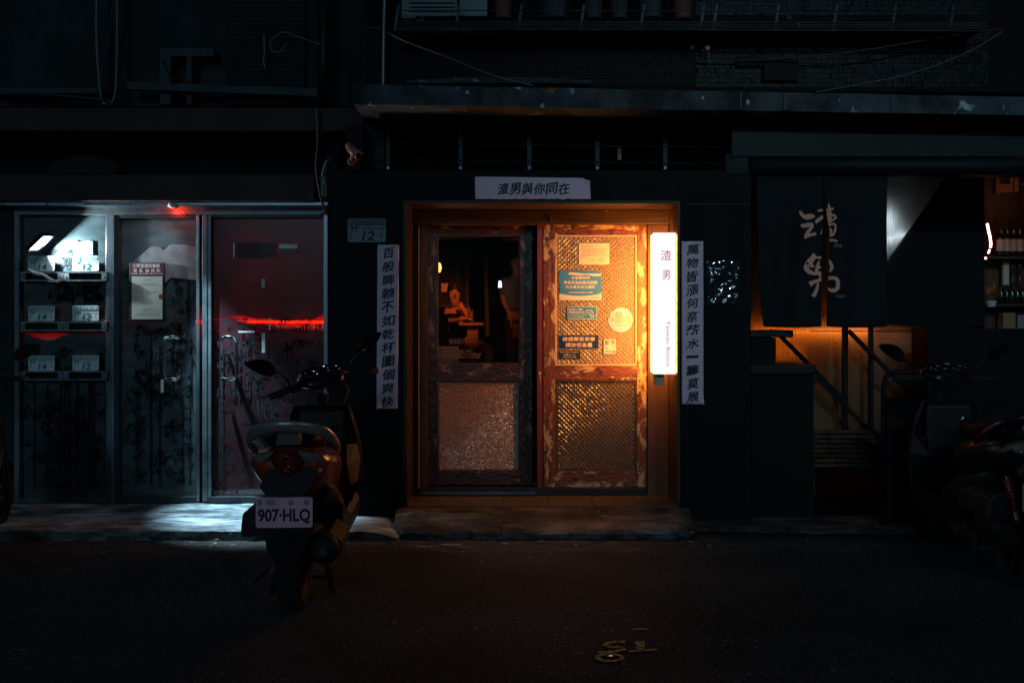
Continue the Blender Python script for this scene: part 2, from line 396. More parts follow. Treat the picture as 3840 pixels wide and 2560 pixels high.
def relief_glass(name, col, mixd, rough):
    """pressed pattern glass: scatters some of the light on it and lets some through"""
    m = bpy.data.materials.new(name); m.use_nodes = True; M[name] = m
    nt = m.node_tree; nt.nodes.clear(); o = nt.nodes.new('ShaderNodeOutputMaterial')
    d = nt.nodes.new('ShaderNodeBsdfDiffuse'); d.inputs['Color'].default_value = (*col,1)
    t = nt.nodes.new('ShaderNodeBsdfTranslucent'); t.inputs['Color'].default_value = (*col,1)
    g = nt.nodes.new('ShaderNodeBsdfGlossy'); g.inputs['Roughness'].default_value = rough; g.inputs['Color'].default_value = (.9,.9,.9,1)
    a = nt.nodes.new('ShaderNodeMixShader'); a.inputs[0].default_value = mixd
    nt.links.new(d.outputs[0], a.inputs[1]); nt.links.new(t.outputs[0], a.inputs[2])
    f = nt.nodes.new('ShaderNodeFresnel'); f.inputs['IOR'].default_value = 1.6
    b = nt.nodes.new('ShaderNodeMixShader'); nt.links.new(f.outputs[0], b.inputs[0])
    nt.links.new(a.outputs[0], b.inputs[1]); nt.links.new(g.outputs[0], b.inputs[2]); nt.links.new(b.outputs[0], o.inputs['Surface'])
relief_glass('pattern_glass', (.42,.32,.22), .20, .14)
relief_glass('pattern_glass_shaded', (.17,.125,.09), .12, .18)  # darker glass copy: weaker lamp light on the lower pane painted in
relief_glass('pattern_glass_pink', (.52,.25,.17), .24, .45)  # pinkish light on this pane is put into the base colour
see_through('poly_amber', (.30,.22,.14), .08, .25, (.42,.25,.12), .94)
see_through('poly_sheet', (.35,.33,.30), .08, .25, (.60,.55,.50), .94)
# ------------------------------------------------------------------ the ground
def nz2(x, y, f=1.0, s=0): return noise.noise(Vector((x*f, y*f, s)))
MB().quad((-90,-90,-.012),(90,-90,-.012),(90,90,-.012),(-90,90,-.012)).build('ground', 'asphalt', kind='structure')
def road_edge(x): return -1.17 + .035*nz2(x,0,1.3,5) + .012*nz2(x,0,7,5) + (.05 if x > 1 else 0)*min(1,(x-1))
def road_pt(u, v):
    x = -14 + 28*u
    y = road_edge(x) - 20*(1-v)**2 if v < 1 else road_edge(x)
    return (x, y, .012 + (.006*nz2(x,y,.7,2) if v < .98 else -.004))
MB().sheet(road_pt, 160, 40).build('road', 'asphalt', kind='structure', smooth=True)
def gut_pt(u, v):
    x = -8 + 16*u; y = -1.30 + 1.4*v
    return (x, y, .001 + .006*nz2(x,y,9,3) + .004*nz2(x,y,25,3))
MB().sheet(gut_pt, 420, 40).build('gutter_strip', 'gutter', kind='structure', smooth=True)

def pave_front(x): return -.80 + .02*nz2(x,0,3,1) + .012*nz2(x,0,14,1)
mb = MB()
def pave_pt(u, v):
    x = -6.5 + 5.76*u; yf = pave_front(x); y = yf + (.02-yf)*v
    z = .070 + .03*v - .06*max(0,(x+1.02)/.28)**2*(1-.7*v) + .006*nz2(x,y,5,8) + .003*nz2(x,y,22,8) - (.012 if v == 0 else 0)
    return (x, y, z)
mb.sheet(pave_pt, 260, 16)
pav = mb.build('pavement', 'concrete', kind='structure', smooth=True)
mb = MB()
def kf_pt(u, v):
    x = -6.5 + 5.76*u; y = pave_front(x) - .012*(1-v) - .01*nz2(x, v*3, 16, 4)
    return (x, y, -.005 + (.066-.058*max(0,(x+1.02)/.28)**2)*v + (.006*nz2(x,y,5,8)))
mb.sheet(kf_pt, 300, 4)
mb.build('kerb_face', 'kerb_face', pav, smooth=True)

# worn concrete step in front of the door
mb = MB()
def ramp_pt(u, v):
    x = -.80 + 2.03*u
    xe = min(u, 1-u)
    yf = -.785 + .030*nz2(x,0,3,21) + .014*nz2(x,0,13,21) + (.12*(1-min(1,xe*14))**2)
    y = yf + (-.392-yf)*v
    z = .056 + .088*v + (.012*nz2(x,y,5,22) + .006*nz2(x,y,16,22))*min(1,(1-v)*6) - .03*(1-min(1,xe*16))*(1-v*.6) - (.014 if v == 0 else 0)
    return (x, y, z)
mb.sheet(ramp_pt, 220, 26)
ramp = mb.build('door_step', 'step_concrete', kind='structure', smooth=True)
mb = MB()
def rl_pt(u, v):
    p = Vector(ramp_pt(u, 0)); return (p.x, p.y + .03*(1-v) , -.005 + (p.z+.005)*v)
mb.sheet(rl_pt, 220, 3)
mb.build('step_riser', 'kerb_face', ramp, smooth=True)

mb = MB()
for pts, w_ in (([(1862,1905),(1866,1925),(1872,1940),(1869,1955),(1880,1972),(1878,1985)], .006), ([(2180,1930),(2210,1938),(2260,1936)], .004)):
    L = [G(a,b,.0)+Vector((0,0,0)) for a,b in pts]; L = []
    for a,b in pts:
        z = .10
        for _ in range(6):
            q = G(a,b,z); v = max(0,min(1,(q.y+.785)/.393)); z = Vector(ramp_pt((q.x+.80)/2.03, v)).z+.004
        L.append(G(a,b,z))
    n = len(L); mb.add([p+Vector((w_,0,0)) for p in L]+[p-Vector((w_,0,0)) for p in L], [(i,i+1,n+i+1,n+i) for i in range(n-1)])
mb.build('step_crack', 'grout', ramp)
# tiled threshold, tile by tile
mb = MB(); mb.box(-.745, 1.16, -.39, .12, .02, .146)
thr = mb.build('threshold', 'grout', kind='structure')
tx = [-.742, -.698, -.380, -.062, .256, .574, .892, 1.158]
for i in range(len(tx)-1):
    for (ya, yb) in ((-.389, -.062), (-.058, .118)):
        MB().box(tx[i]+.002, tx[i+1]-.002, ya, yb, .140, .152+.0008*random.random()).build('tile', 'tile', thr, bevel=.002)

# low rough pavement past the step
mb = MB()
def rp_pt(u, v):
    x = 1.17 + 6.2*u; yf = -.60 - .22*(1-math.exp(-3.2*u)) + .015*nz2(x,0,3,31)
    y = yf + (.05-yf)*v
    return (x, y, (.02 if v == 0 else .045 + .02*v) + .006*nz2(x,y,6,32))
mb.sheet(rp_pt, 150, 12)
mb.build('rough_pavement', 'step_concrete', kind='structure', smooth=True)

# pale flakes of old paint in the gutter
mb = MB()
def flake(cx, cy, w, h, z, n=14, seed=0):
    g = G(cx, cy, z); sc = 573
    pts = []
    for k in range(n):
        a = 2*math.pi*k/n; r = .75 + .35*noise.noise(Vector((math.cos(a)*1.5, math.sin(a)*1.5, seed*3.7)))
        q = G(cx + w/2*r*math.cos(a), cy + h/2*r*math.sin(a), z); pts.append(q)
    o = len(mb.v); mb.v += pts; mb.f.append(tuple(range(o, o+n)))
for i, (a,b,w,h) in enumerate([(1600,2049,100,9),(1690,2042,110,15),(1740,2051,70,8),(1893,2037,40,9),(2030,2028,36,7),(2105,2031,26,8),
        (2205,2033,34,7),(2160,2041,22,6),(2272,2040,18,5),(2590,2030,24,6),(2660,2045,22,6)]):
    flake(a, b, w, h, .0105, seed=i)
mb.build('paint_flakes', 'concrete', kind='structure')

# survey mark sprayed on the asphalt, with its nail
def gstroke(mb, pts, w, z=.0215):
    L = [G(a, b, z) for a, b in pts]
    n = len(L); l = []; r = []
    for i in range(n):
        d = (L[min(i+1,n-1)] - L[max(i-1,0)]); d.z = 0; d.normalize(); t = Vector((-d.y, d.x, 0))
        ww = w*(.5 + .12*noise.noise(L[i]*20))
        l.append(L[i]+t*ww); r.append(L[i]-t*ww)
    mb.add(l + r, [(i, i+1, n+i+1, n+i) for i in range(n-1)])
def arc(cx, cy, rx, ry, a0, a1, n=14): return [(cx+rx*math.cos(R(a0+(a1-a0)*k/n)), cy+ry*math.sin(R(a0+(a1-a0)*k/n))) for k in range(n+1)]
mk = MB()
gstroke(mk, arc(2286, 2463, 46, 13, 0, 360, 24), .022); o1 = mk.build('survey_ring_marking', 'mark_paint', kind='structure')
mk = MB()
gstroke(mk, [(2345,2404),(2310,2403),(2278,2409),(2268,2418),(2290,2425),(2330,2425),(2338,2432),(2310,2440),(2260,2443),(2245,2445)], .026)
mk.build('survey_letter_marking', 'mark_paint', kind='structure')
mk = MB()
gstroke(mk, [(2398,2402),(2402,2418),(2404,2438)], .04); gstroke(mk, [(2358,2440),(2410,2437),(2463,2433)], .022)
mk.build('survey_cross_marking', 'mark_paint', kind='structure')
mk = MB(); gstroke(mk, [(2375,2358),(2400,2355),(2432,2358)], .02); mk.build('survey_dash_marking', 'mark_paint', kind='structure')
g = G(2289, 2463, .02)
MB().lathe([(.016,-.01),(.016,.004),(.010,.008),(.0,.009)], g, 'z', 14).build('survey_nail', 'chrome', label='small shiny survey nail in the sprayed ring on the asphalt', cat='nail')

# ------------------------------------------------------------------ bistro front
YP = -.39
bf = thing('bistro_front', (0, -.39, .1), 'black bistro front with a wood lined double doorway', 'building')
def part(name, m, parent=bf, **k):
    def f(mb): return mb.build(name, m, parent, **k)
    return f
zt, zo = PZ(650, YP), 2.245
MB().box(-1.259, -.756, YP, .30, .03, zt).build('wall_panel', 'black_wall', bf)
MB().box(1.167, 1.657, YP, .30, .0, zt).build('wall_panel', 'black_wall', bf)
MB().box(-.754, 1.165, YP, -.02, zo+.024, zt).build('wall_panel', 'black_wall', bf)
MB().box(-1.36, -1.262, .0, .3, .05, 3.0).build('wall_panel', 'black_wall', bf)
MB().box(1.2, 1.655, YP-.004, YP-.001, 2.243, 2.246).build('panel_joint', 'steel_dark', bf)
# wood lining of the doorway
MB().box(-.7555, -.728, YP-.006, .02, .153, zo).build('door_lining', 'wood_shaded', bf, bevel=.003)
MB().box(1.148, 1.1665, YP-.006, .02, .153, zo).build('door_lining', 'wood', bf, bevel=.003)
MB().box(-.7555, 1.1665, YP-.006, .02, zo+.0005, zo+.0235).build('door_lining', 'wood_cross', bf, bevel=.003)
YL0 = -.03
lin = MB().box(-.7275, 1.1475, YL0, .12, PZ(840, YL0), zo-.002).build('lintel', 'wood_cross', bf, bevel=.004)
for a, b in ((2065,824),(2272,788)):
    MB().lathe([(.012,.006),(.012,-.012),(.006,-.018)], P(a,b,YL0), 'y', 12).build('peg', 'wood', lin)
Yc = .02
MB().box(PX(2429,Yc), 1.1475, Yc, .12, .153, PZ(840,YL0)-.001).build('door_jamb', 'wood', bf, bevel=.003)
MB().box(-.7275, PX(1571,.04), .04, .14, .153, PZ(840,YL0)-.001).build('door_jamb', 'wood_dark', bf)
MB().box(PX(1571,.04)+.001, PX(1604,.06), .06, .14, .153, PZ(840,YL0)-.001).build('door_jamb', 'wood_dark', bf)
MB().box(PX(1569,.036), PX(1572,.036), .03, .0395, .2, PZ(842,YL0)).build('edge_strip', 'bead', bf)
sill = MB().box(PX(1571,0), PX(2428,0), .0, .14, .1525, PZ(1828,.03)).build('sill', 'steel_dark', bf, bevel=.003)
MB().box(PX(1575,.0), PX(2005,.0), -.012, -.001, .165, .185).build('track', 'steel_dull', sill)
for k in range(10):
    MB().lathe([(.005,0),(.005,-.004),(.002,-.006)], P(1590+k*46, 1815, .015) , 'y', 8).build('screw', 'steel_dull', sill)

# ---- sliding doors
def relief_pane(a, b, c, d, Y, pitch=.0345, rise=.0055):
    x0, x1, z0, z1 = PX(a,Y), PX(c,Y), PZ(d,Y), PZ(b,Y)
    mb = MB(); mb.box(x0, x1, Y, Y+.006, z0, z1)
    h = pitch/2; nx = int((x1-x0)/h); nzv = int((z1-z0)/h)
    ox = x0 + ((x1-x0)-nx*h)/2; oz = z0 + ((z1-z0)-nzv*h)/2
    for i in range(1, nx):
        for j in range(1, nzv):
            if (i+j) % 2: continue
            cx, cz = ox+i*h, oz+j*h; g = h*.93; t = h*.34; yb = Y-.0003; yt = Y-rise*(.8+.4*random.random())
            v = [(cx+g,yb,cz),(cx,yb,cz+g),(cx-g,yb,cz),(cx,yb,cz-g),(cx+t,yt,cz),(cx,yt,cz+t),(cx-t,yt,cz),(cx,yt,cz-t)]
            mb.add(v, [(0,1,5,4),(1,2,6,5),(2,3,7,6),(3,0,4,7),(4,5,6,7)])
    return mb
def bead_frame(parent, a, b, c, d, Y, w=6, m='bead'):
    for r in ((a,b,c,b+w),(a,d-w,c,d),(a,b+w,a+w,d-w),(c-w,b+w,c,d-w)):
        MB().pbox(*r, Y, Y+.014).build('bead', m, parent, bevel=.002)
YD = .05
door = part_empty('sliding_door', bf)
for r, m in (((2037,841,2081,1826),'lacquer'),((2389,841,2426,1826),'lacquer')):
    MB().pbox(*r, YD, YD+.04).build('stile', m, door, bevel=.003)
for r in ((2081.6,841,2388.4,881),(2081.6,1371,2388.4,1425),(2081.6,1766,2388.4,1826)):
    MB().pbox(*r, YD+.002, YD+.038).build('rail', 'lacquer_cross', door, bevel=.003)
bead_frame(door, 2081.6, 881.3, 2388.4, 1370.7, YD+.006)
bead_frame(door, 2081.6, 1425.3, 2388.4, 1765.7, YD+.006, 6, 'wood')
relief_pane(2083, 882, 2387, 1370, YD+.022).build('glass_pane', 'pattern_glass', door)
relief_pane(2083, 1427, 2387, 1764, YD+.022).build('glass_pane', 'pattern_glass_shaded', door)
hole = MB().lathe([(.006,0),(.006,-.002)], P(2408,1126,YD), 'y', 10).build('peg_hole', 'black_gloss', door)
MB().pbox(2014, 841, 2036, 1828, YD+.004, YD+.09).build('door_post', 'red_post', bf, bevel=.003)
lk = MB().lathe([(.011,0),(.011,-.012),(.006,-.016)], P(2022,1398,YD), 'y', 12).build('lock', 'bead', bf)
MB().bar(P(2024,1402,YD-.012), P(2028,1432,YD-.014), .004, .006).build('key', 'bead', lk)

YE = .10
door2 = part_empty('sliding_door', bf)
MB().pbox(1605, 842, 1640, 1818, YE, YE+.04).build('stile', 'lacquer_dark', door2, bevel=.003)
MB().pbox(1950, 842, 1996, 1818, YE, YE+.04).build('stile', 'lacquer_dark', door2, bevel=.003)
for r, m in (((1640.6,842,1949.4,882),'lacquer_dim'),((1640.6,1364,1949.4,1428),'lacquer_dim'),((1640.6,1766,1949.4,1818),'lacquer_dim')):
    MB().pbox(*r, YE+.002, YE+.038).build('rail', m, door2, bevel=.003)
bead_frame(door2, 1640.6, 882.3, 1949.4, 1363.7, YE+.008, 4, 'wood_dark')
bead_frame(door2, 1640.6, 1428.3, 1949.4, 1765.7, YE+.008, 4, 'wood_dark')
MB().pbox(1643, 884, 1947, 1362, YE+.02, YE+.024).build('clear_pane', 'glass_clear', door2)
relief_pane(1643, 1430, 1947, 1764, YE+.024, .026, .0045).build('glass_pane', 'pattern_glass_pink', door2)
t = MB()
for s_, a, b, c in (('帶著感情往右拉', 1655, 1304, 1722), ('進來喝杯小酒,吃點小菜吧', 1655, 1316, 1768), ('對了,渣男口袋沒有卡,只收現金喔!', 1655, 1328, 1805), ('每天17:30直凌晨01:30 不醉不歸', 1655, 1339, 1799)):
    text(t, s_, a, b-5, c, b+4, YE+.018, .002)
t.build('lettering', 'print_orange', door2, label='dull orange opening hours printed on the clear pane')

# ---- notices stuck on the patterned glass
YS = YD + .0135
def notice(name, rect, m, label, lines, tm, Y=YS, cat='sign', bevel=0, corner=0):
    a, b, c, d = rect
    if corner:
        mb = MB(); pts = []
        for cx, cy, a0 in ((c-corner,b+corner,-90),(c-corner,d-corner,0),(a+corner,d-corner,90),(a+corner,b+corner,180)):
            pts += arc(cx, cy, corner, corner, a0, a0+90, 4)
        mb.pprism(pts, Y, Y+.0015)
    else: mb = MB().pbox(a,b,c,d,Y,Y+.0015)
    o = mb.build(name, m, label=label, cat=cat)
    for l in lines: text(MB(), l[0], *l[1:5], Y-.0008, *(l[5:])).build('lettering', tm, o)
    return o
notice('paper_note', (2171,912,2285,992), 'note_cream', 'small cream paper note with grey typed lines at the top of the door', [
    ('親愛的顧客先生早習了~',2178,920,2232,926), ('**信義市信義區信義路五段150巷315弄12',2178,932,2280,938), ('號1樓**前所有郵件請投其他空嘴信處內',2178,942,2268,948),
    ('**信義市信義區信義路五段150巷229號1',2178,953,2280,959), ('樓**',2178,963,2192,968), ('謝謝您……',2215,973,2240,978)], 'print_grey', cat='note')
n1 = bpy.data.objects['paper_note']
mb = MB(); Yr = YS-.0009
for r0 in (8.5,): 
    pts = arc(2255,974,r0,r0,0,360,20); 
    L = [P(a,b,Yr) for a,b in pts]; L2 = [P(2255+(a-2255)*.86,974+(b-974)*.86,Yr) for a,b in pts]
    mb.add(L+L2, [(i,i+1,len(L)+i+1,len(L)+i) for i in range(len(L)-1)])
text(mb, '信義', 2250,970,2260,978, Yr); mb.build('stamp', 'print_grey', n1)

mb = MB(); mb.pprism([(2097,1020),(2106,1014),(2248,1015),(2254,1026),(2256,1126),(2097,1126),(2100,1080),(2096,1050)], YS, YS+.0015)
sg = mb.build('dishwashing_notice', 'sticker_blue', label='torn blue notice about hot dishwashing with a pale lower edge', cat='sign')
mb = MB(); mb.pprism([(2097.5,1101)] + [(2097.5+158*k/10, 1101+9*math.sin(math.pi*k/10)) for k in range(1,10)] + [(2255.5,1099),(2255.5,1125.5),(2097.5,1125.5)], YS-.0004, YS-.0001)
mb.build('pale_edge', 'sticker_white', sg)
mb = MB(); mb.pprism([(2127,1028),(2140,1021),(2165,1023),(2190,1027),(2218,1026),(2254,1027),(2254,1034),(2225,1036),(2205,1030),(2170,1033),(2140,1030)], YS-.0004, YS-.0001)
mb.build('torn_strip', 'note_cream', sg)
t = MB()
for s_, a, b, c, d in (('本餐廳採用',2142,1036,2211,1047),('專業高溫殺菌洗碗機',2114,1053,2240,1065),('符合餐具衛生標準',2121,1070,2232,1082),('台灣莊臣股份有限公司 提供',2132,1094,2222,1100)):
    text(t, s_, a,b,c,d, YS-.0008, .012)
t.build('lettering', 'sticker_print', sg)
t = MB(); text(t, 'Sealed Air', 2215,1112,2247,1119, YS-.001); t.build('small_lettering', 'print_grey', sg)

gd = notice('guide_dog_sticker', (2127,1147,2241,1198), 'sticker_teal', 'teal guide dog welcome sticker with a white outlined dog', [
    ('歡迎導盲犬・導聾犬・',2135,1157,2190,1164,.012),('肢體輔助犬及其幼犬進入',2135,1167,2196,1174,.012),('Welcome Guide · Hearing',2135,1177,2200,1182),('and Assistance Dogs',2135,1184,2189,1190)], 'sticker_print', corner=5)
def pline(mb, pts, w, Y, closed=False):
    pts = [Vector((PX(a,Y),PZ(b,Y))) for a,b in pts]; n = len(pts); w = w/S(Y)/2; l = []; r = []
    for i in range(n):
        d = (pts[(i+1)%n] - pts[i-1]) if closed else (pts[min(i+1,n-1)] - pts[max(i-1,0)])
        d = d.normalized() if d.length else Vector((1,0)); t = Vector((-d.y, d.x))
        l.append((pts[i].x+t.x*w, Y, pts[i].y+t.y*w)); r.append((pts[i].x-t.x*w, Y, pts[i].y-t.y*w))
    m = n if closed else n-1
    return mb.add(l+r, [(i,(i+1)%n,n+(i+1)%n,n+i) for i in range(m)])
mb = MB(); pts = []
for cx, cy, a0 in ((2234,1153.5,-90),(2234,1191.5,0),(2134,1191.5,90),(2134,1153.5,180)): pts += arc(cx, cy, 4, 4, a0, a0+90, 4)
pline(mb, pts, 1.5, YS-.0008, True)
pline(mb, [(2217,1192),(2216,1184),(2211,1176),(2205,1173),(2199,1168),(2198,1163),(2204,1163),(2211,1164),(2217,1163),(2222,1168),(2224,1176),(2226,1184),(2236,1182)], 1.6, YS-.0008)
pline(mb, [(2217,1163),(2213,1170),(2217,1177),(2221,1172)], 1.3, YS-.0008); pline(mb, [(2211,1182),(2222,1184),(2226,1192)], 2.5, YS-.0008)
mb.build('dog_outline', 'sticker_print', gd)

mb = MB(); mb.pprism([(2327+46*math.cos(R(a))*(1 if not 190<a<250 else .93+.05*math.sin(a*3)), 1199+46*math.sin(R(a))) for a in range(0,360,6)], YS, YS+.0015)
pm('sticker_round', (.46,.54,.72), (.40,.46,.60), scale=9, rough=.5)
rs = mb.build('round_sticker', 'sticker_round', label='peeling round white sticker on the patterned glass', cat='sticker')
t = MB(); text(t, '塑', 2306,1168,2333,1209, YS-.0008, .01); text(t, '減', 2289,1186,2303,1208, YS-.0008); text(t, '同盟', 2335,1187,2366,1210, YS-.0008)
text(t, '(C)', 2318,1232,2337,1239, YS-.0008)
for k in range(26): 
    a = 2290+k*2.9; b = 1218+5*random.random(); pline(t, [(a,b),(a+3,b-3+4*random.random()),(a+5,b+3)], 1.2, YS-.0008)
t.build('lettering', 'print_grey', rs)

notice('quiet_sign', (2096,1257,2244,1306), 'sticker_navy', 'navy sign with peach characters asking for quiet', [('維護鄰里安寧',2110,1263,2231,1279,.02),('請放低音量',2121,1285,2221,1301,.02)], 'print_peach')
q = notice('restroom_sign', (2262,1269,2313,1329), 'sticker_black', 'small black bordered white restroom sign beside the navy sign', [], 'ink', corner=4)
mb = MB(); mb.pprism([p for cx,cy,a0 in ((2308,1274,-90),(2308,1324,0),(2267,1324,90),(2267,1274,180)) for p in arc(cx,cy,3,3,a0,a0+90,3)], YS-.0006, YS-.0001)
mb.build('white_field', 'sticker_white', q)
for s_, a,b,c,d in (('廁',2268,1274,2284,1294),('所',2291,1274,2307,1293),('一',2269,1302,2279,1305),('律',2297,1297,2309,1309),('不外借',2269,1312,2309,1325)): text(MB(), s_, a,b,c,d, YS-.0012, .008).build('lettering', 'ink', q)
notice('menu_sticker', (2096,1313,2176,1345), 'sticker_black', 'black sticker announcing menus in three languages', [('English Menu Available.',2101,1317,2171,1323,.008),('日本語メニュー。',2114,1326,2158,1332,.008),('한국어 메뉴 있음',2112,1335,2160,1341,.008)], 'sticker_print')

# ---- upright lamp box on the door jamb
YLf, YLb = -.355, -.235
lx0, lx1 = PX(2449,YLf), PX(2534,YLf); lz0, lz1 = PZ(1403,YLf), PZ(872,YLf)
lamp = thing('lamp_sign', ((lx0+lx1)/2, -.3, lz0-.05), 'tall glowing white lamp box with thin lettering beside the doorway', 'lamp')
MB().box(lx0+.002, lx1-.002, YLf+.006, YLb, lz0+.012, lz1-.012).build('side_diffuser', 'sign_light', lamp)
MB().box(lx0, lx1, YLf, YLf+.004, lz0, lz1).build('front_panel', 'sign_face', lamp, bevel=.0015)
for za, zb in ((lz0, lz0+.011), (lz1-.011, lz1)): MB().box(lx0+.001, lx1-.001, YLf+.005, YLb+.003, za, zb).build('end_cap', 'lamp_white', lamp)
MB().box(lx1-.0005, 1.1475, YLf+.03, YLb-.02, lz0+.05, lz1-.05).build('back_plate', 'steel_dark', lamp)
br = MB().box(PX(2453,-.30), PX(2490,-.30), -.30, -.26, PZ(1446,-.30), lz0-.002).build('bracket', 'bead', lamp, bevel=.003)
MB().box(PX(2460,-.30), PX(2484,-.30), -.303, -.3005, PZ(1413,-.30), PZ(1406,-.30)).build('bracket_slot', 'black_gloss', br)
emissive('sign_ink', (.62,.20,.14), .8)
text(MB(), '渣', 2478,938,2518,976, YLf-.002, .002, .02).build('lettering', 'sign_ink', lamp)
text(MB(), '男', 2484,1013,2513,1049, YLf-.002, .002, .02).build('lettering', 'sign_ink', lamp)
text(MB(), 'Taiwan Bistro', 2499,1202,2512,1374, YLf-.002, -.002, rot=1).build('lettering', 'sign_ink', lamp)

# ---- couplet papers
def scroll(rect, chars, label, vertical=True, edges=None, peel=(0,0)):
    """a paper strip pasted on the wall, a little wavy, one corner lifting; edges: left, right, top, bottom in photo pixels along the strip"""
    a, b, c, d = rect; Y = YP-.005
    le, re_, te, be = edges or (lambda y: a, lambda y: c, lambda x: b, lambda x: d)
    seed = a*.13
    def wave(px, py):
        u, v = (px-a)/(c-a), (py-b)/(d-b)
        y = -.0035-.0035*noise.noise(Vector((u*1.5+seed, v*(7 if vertical else 1.5)+seed, 0)))-.002*noise.noise(Vector((px*.045, py*.045, seed)))
        e = math.hypot((u-peel[0])*(c-a), (v-peel[1])*(d-b))
        return y - .030*max(0, 1-e/46)**2
    def f(u, v):
        py0 = b+(d-b)*v; px = le(py0)+(re_(py0)-le(py0))*u; py = te(px)+(be(px)-te(px))*v; p = P(px, py, Y)
        return (p.x, Y+wave(px, py), p.z)
    nu, nv = (14, 70) if vertical else (70, 14)
    o = MB().sheet(f, nu, nv).build('paper_scroll', 'scroll_paper', label=label, cat='scroll', group='paper scrolls round the doorway', solid=.0008, smooth=True)
    t = MB(); n = len(chars)
    hk = lambda p: (p[0], p[1]+wave(1920+p[0]*S(Y), 1205-(p[2]-H)*S(Y))-.0022, p[2])
    for i, ch in enumerate(chars):
        if vertical:
            st = (d-b-58)/(n-1); cx = (a+c)/2+random.uniform(-2,2); cy = b+31+st*i; w = 21 + random.uniform(-1,3); h = 19 + random.uniform(-1,2)
            if ch == '一': h = 5
        else:
            st = 45.5; cx = 1887+st*i; cy = 708; w = 20; h = 21
        text(t, ch, cx-w, cy-h, cx+w, cy+h, Y, .022, .035, .10, .16, hook=hk)
    t.build('lettering', 'ink', o); return o
def ie(*T): return interp(list(T))
def interp(T):
    def f(x):
        for (p,q),(r,s_) in zip(T,T[1:]):
            if x <= r: return q+(s_-q)*(x-p)/(r-p)
        return T[-1][1]
    return f
jag = lambda v0, amp, sd: (lambda t: v0+amp*noise.noise(Vector((t*.05, sd, 0))))
scroll((1414,918,1497,1532), '百般聊賴不如乾杯圖個爽快', 'long grey paper scroll with brushed characters below the dim house number', True,
       (ie((900,1416),(1200,1414),(1540,1412)), ie((900,1497),(1300,1494),(1540,1492)), jag(918,1.5,1), jag(1531,3,2)), (0,1))
scroll((2556,905,2638,1515), '萬物皆漲何奈薪水一籌莫展', 'long grey paper scroll between the glowing lamp box and the shiny plastic sleeve', True,
       (ie((900,2556),(1520,2557)), ie((900,2637),(1520,2638)), jag(905,1.5,3), jag(1514,2,4)), (1,1))
scroll((1781,663,2214,749), '渣男與你同在', 'wide grey paper scroll with six brushed characters above the doorway', False,
       (ie((660,1781),(750,1782)), ie((660,2212),(750,2215)), ie((1780,663),(2180,668),(2190,670),(2196,676),(2216,679)), jag(747,3,6)), (1,0))

# ---- shiny plastic sleeve
mb = MB(); Y = YP-.012
def sl_pt(u, v):
    px = 2650+122*u; py = 1152-174*v
    p = P(px, py, Y); q = Vector((u*2.2, v*3.2, 3.3))
    e = min(u,1-u,v,1-v); k = min(1, e*12)
    wv = noise.noise(q)*.010 + noise.noise(q*2.7)*.006 + (.004*noise.noise(q*5) if v > .55 else 0) + .004*math.sin(v*9 + 2.5*(u-.5)**2*4 + 1)
    return (p.x, Y - .004 - k*(.006+wv), p.z)
mb.sheet(sl_pt, 44, 60)
sv = mb.build('plastic_sleeve', 'plastic_sheet', smooth=True, label='shiny crumpled clear plastic sleeve over a black notice', cat='poster')
t = MB()
for k in range(7): text(t, '本店低消每人一份餐點酒水飲料'[k%4:k%4+8], 2676, 1058+9*k, 2746, 1064+9*k, Y-.026)
t.build('lettering', 'steel_dark', sv)

# ---- barred transom above the doorway
YT = -.22
tr = thing('barred_transom', (0, YT, PZ(640,YT)), 'barred open transom of flat posts and thin rods above the bistro doorway', 'grille')
MB().pbox(1250, 395, 2745, 652, .25, .30).build('back_board', 'room_dark', tr)
for a in (1455,1727,1985,2240,2495,2735):
    po = MB().pbox(a-8, 425, a+8, 638, YT, YT+.02).build('post', 'steel_old', tr)
    MB().lathe([(.008,0),(.008,-.004)], P(a,630,YT), 'y', 10).build('bolt', 'steel', po)
for y0, y1 in ((474,494),(537,553),(598,614)):
    MB().tube([P(1380,y0,YT-.006), P(2745,y1,YT-.006)], .0035, 6).build('rod', 'steel', tr)
MB().pprism([(1350,470),(1372,462),(1440,458),(1440,634),(1345,634)], YT+.03, YT+.04).build('metal_panel', 'old_wall', tr)
for r in ((1890,478,2065,518),(2128,470,2308,532)):
    MB().pbox(*r, YT+.15, YT+.30).build('stored_box', 'old_wall', label='dim pale box stored behind the transom bars, ' + ('upper and wider' if r[0]>2000 else 'flatter'), cat='box')
MB().pbox(2316, 548, 2330, 600, YT+.1, YT+.16).build('meter_box', 'cardboard', label='thin brown strip of board behind the transom bars', cat='board')
MB().pbox(1230, 640, 2830, 650, YP+.02, .2).build('cross_beam', 'black_wall', label='thin black cross beam under the transom bars', cat='beam')

# ---- concrete ledge above everything
YG = -.72
def slab(mb, top, bot, Y0, Y1):
    ring = []
    n = len(top); v = []
    for (a,b) in top: v.append(P(a,b,Y0))
    for (a,b) in bot: v.append(P(a,b,Y0))
    w = [Vector((p.x, Y1, p.z)) for p in v]
    f = [(i,i+1,n+i+1,n+i) for i in range(n-1)] + [(2*n+i+1,2*n+i,3*n+i,3*n+i+1) for i in range(n-1)]
    f += [(i,2*n+i,2*n+i+1,i+1) for i in range(n-1)] + [(n+i,n+i+1,3*n+i+1,3*n+i) for i in range(n-1)]
    f += [(0,n,3*n,2*n),(n-1,3*n-1,4*n-1,2*n-1)]
    return mb.add(v+w, f)
xs_ = list(range(1325, 4400, 60))
top = [(x, 316+(x-1325)*.0190 + 3*nz2(x*.01,0,1,3)) for x in xs_]; bot = [(x, 391+(x-1325)*.0165 + 1.5*nz2(x*.012,0,1,9)) for x in xs_]
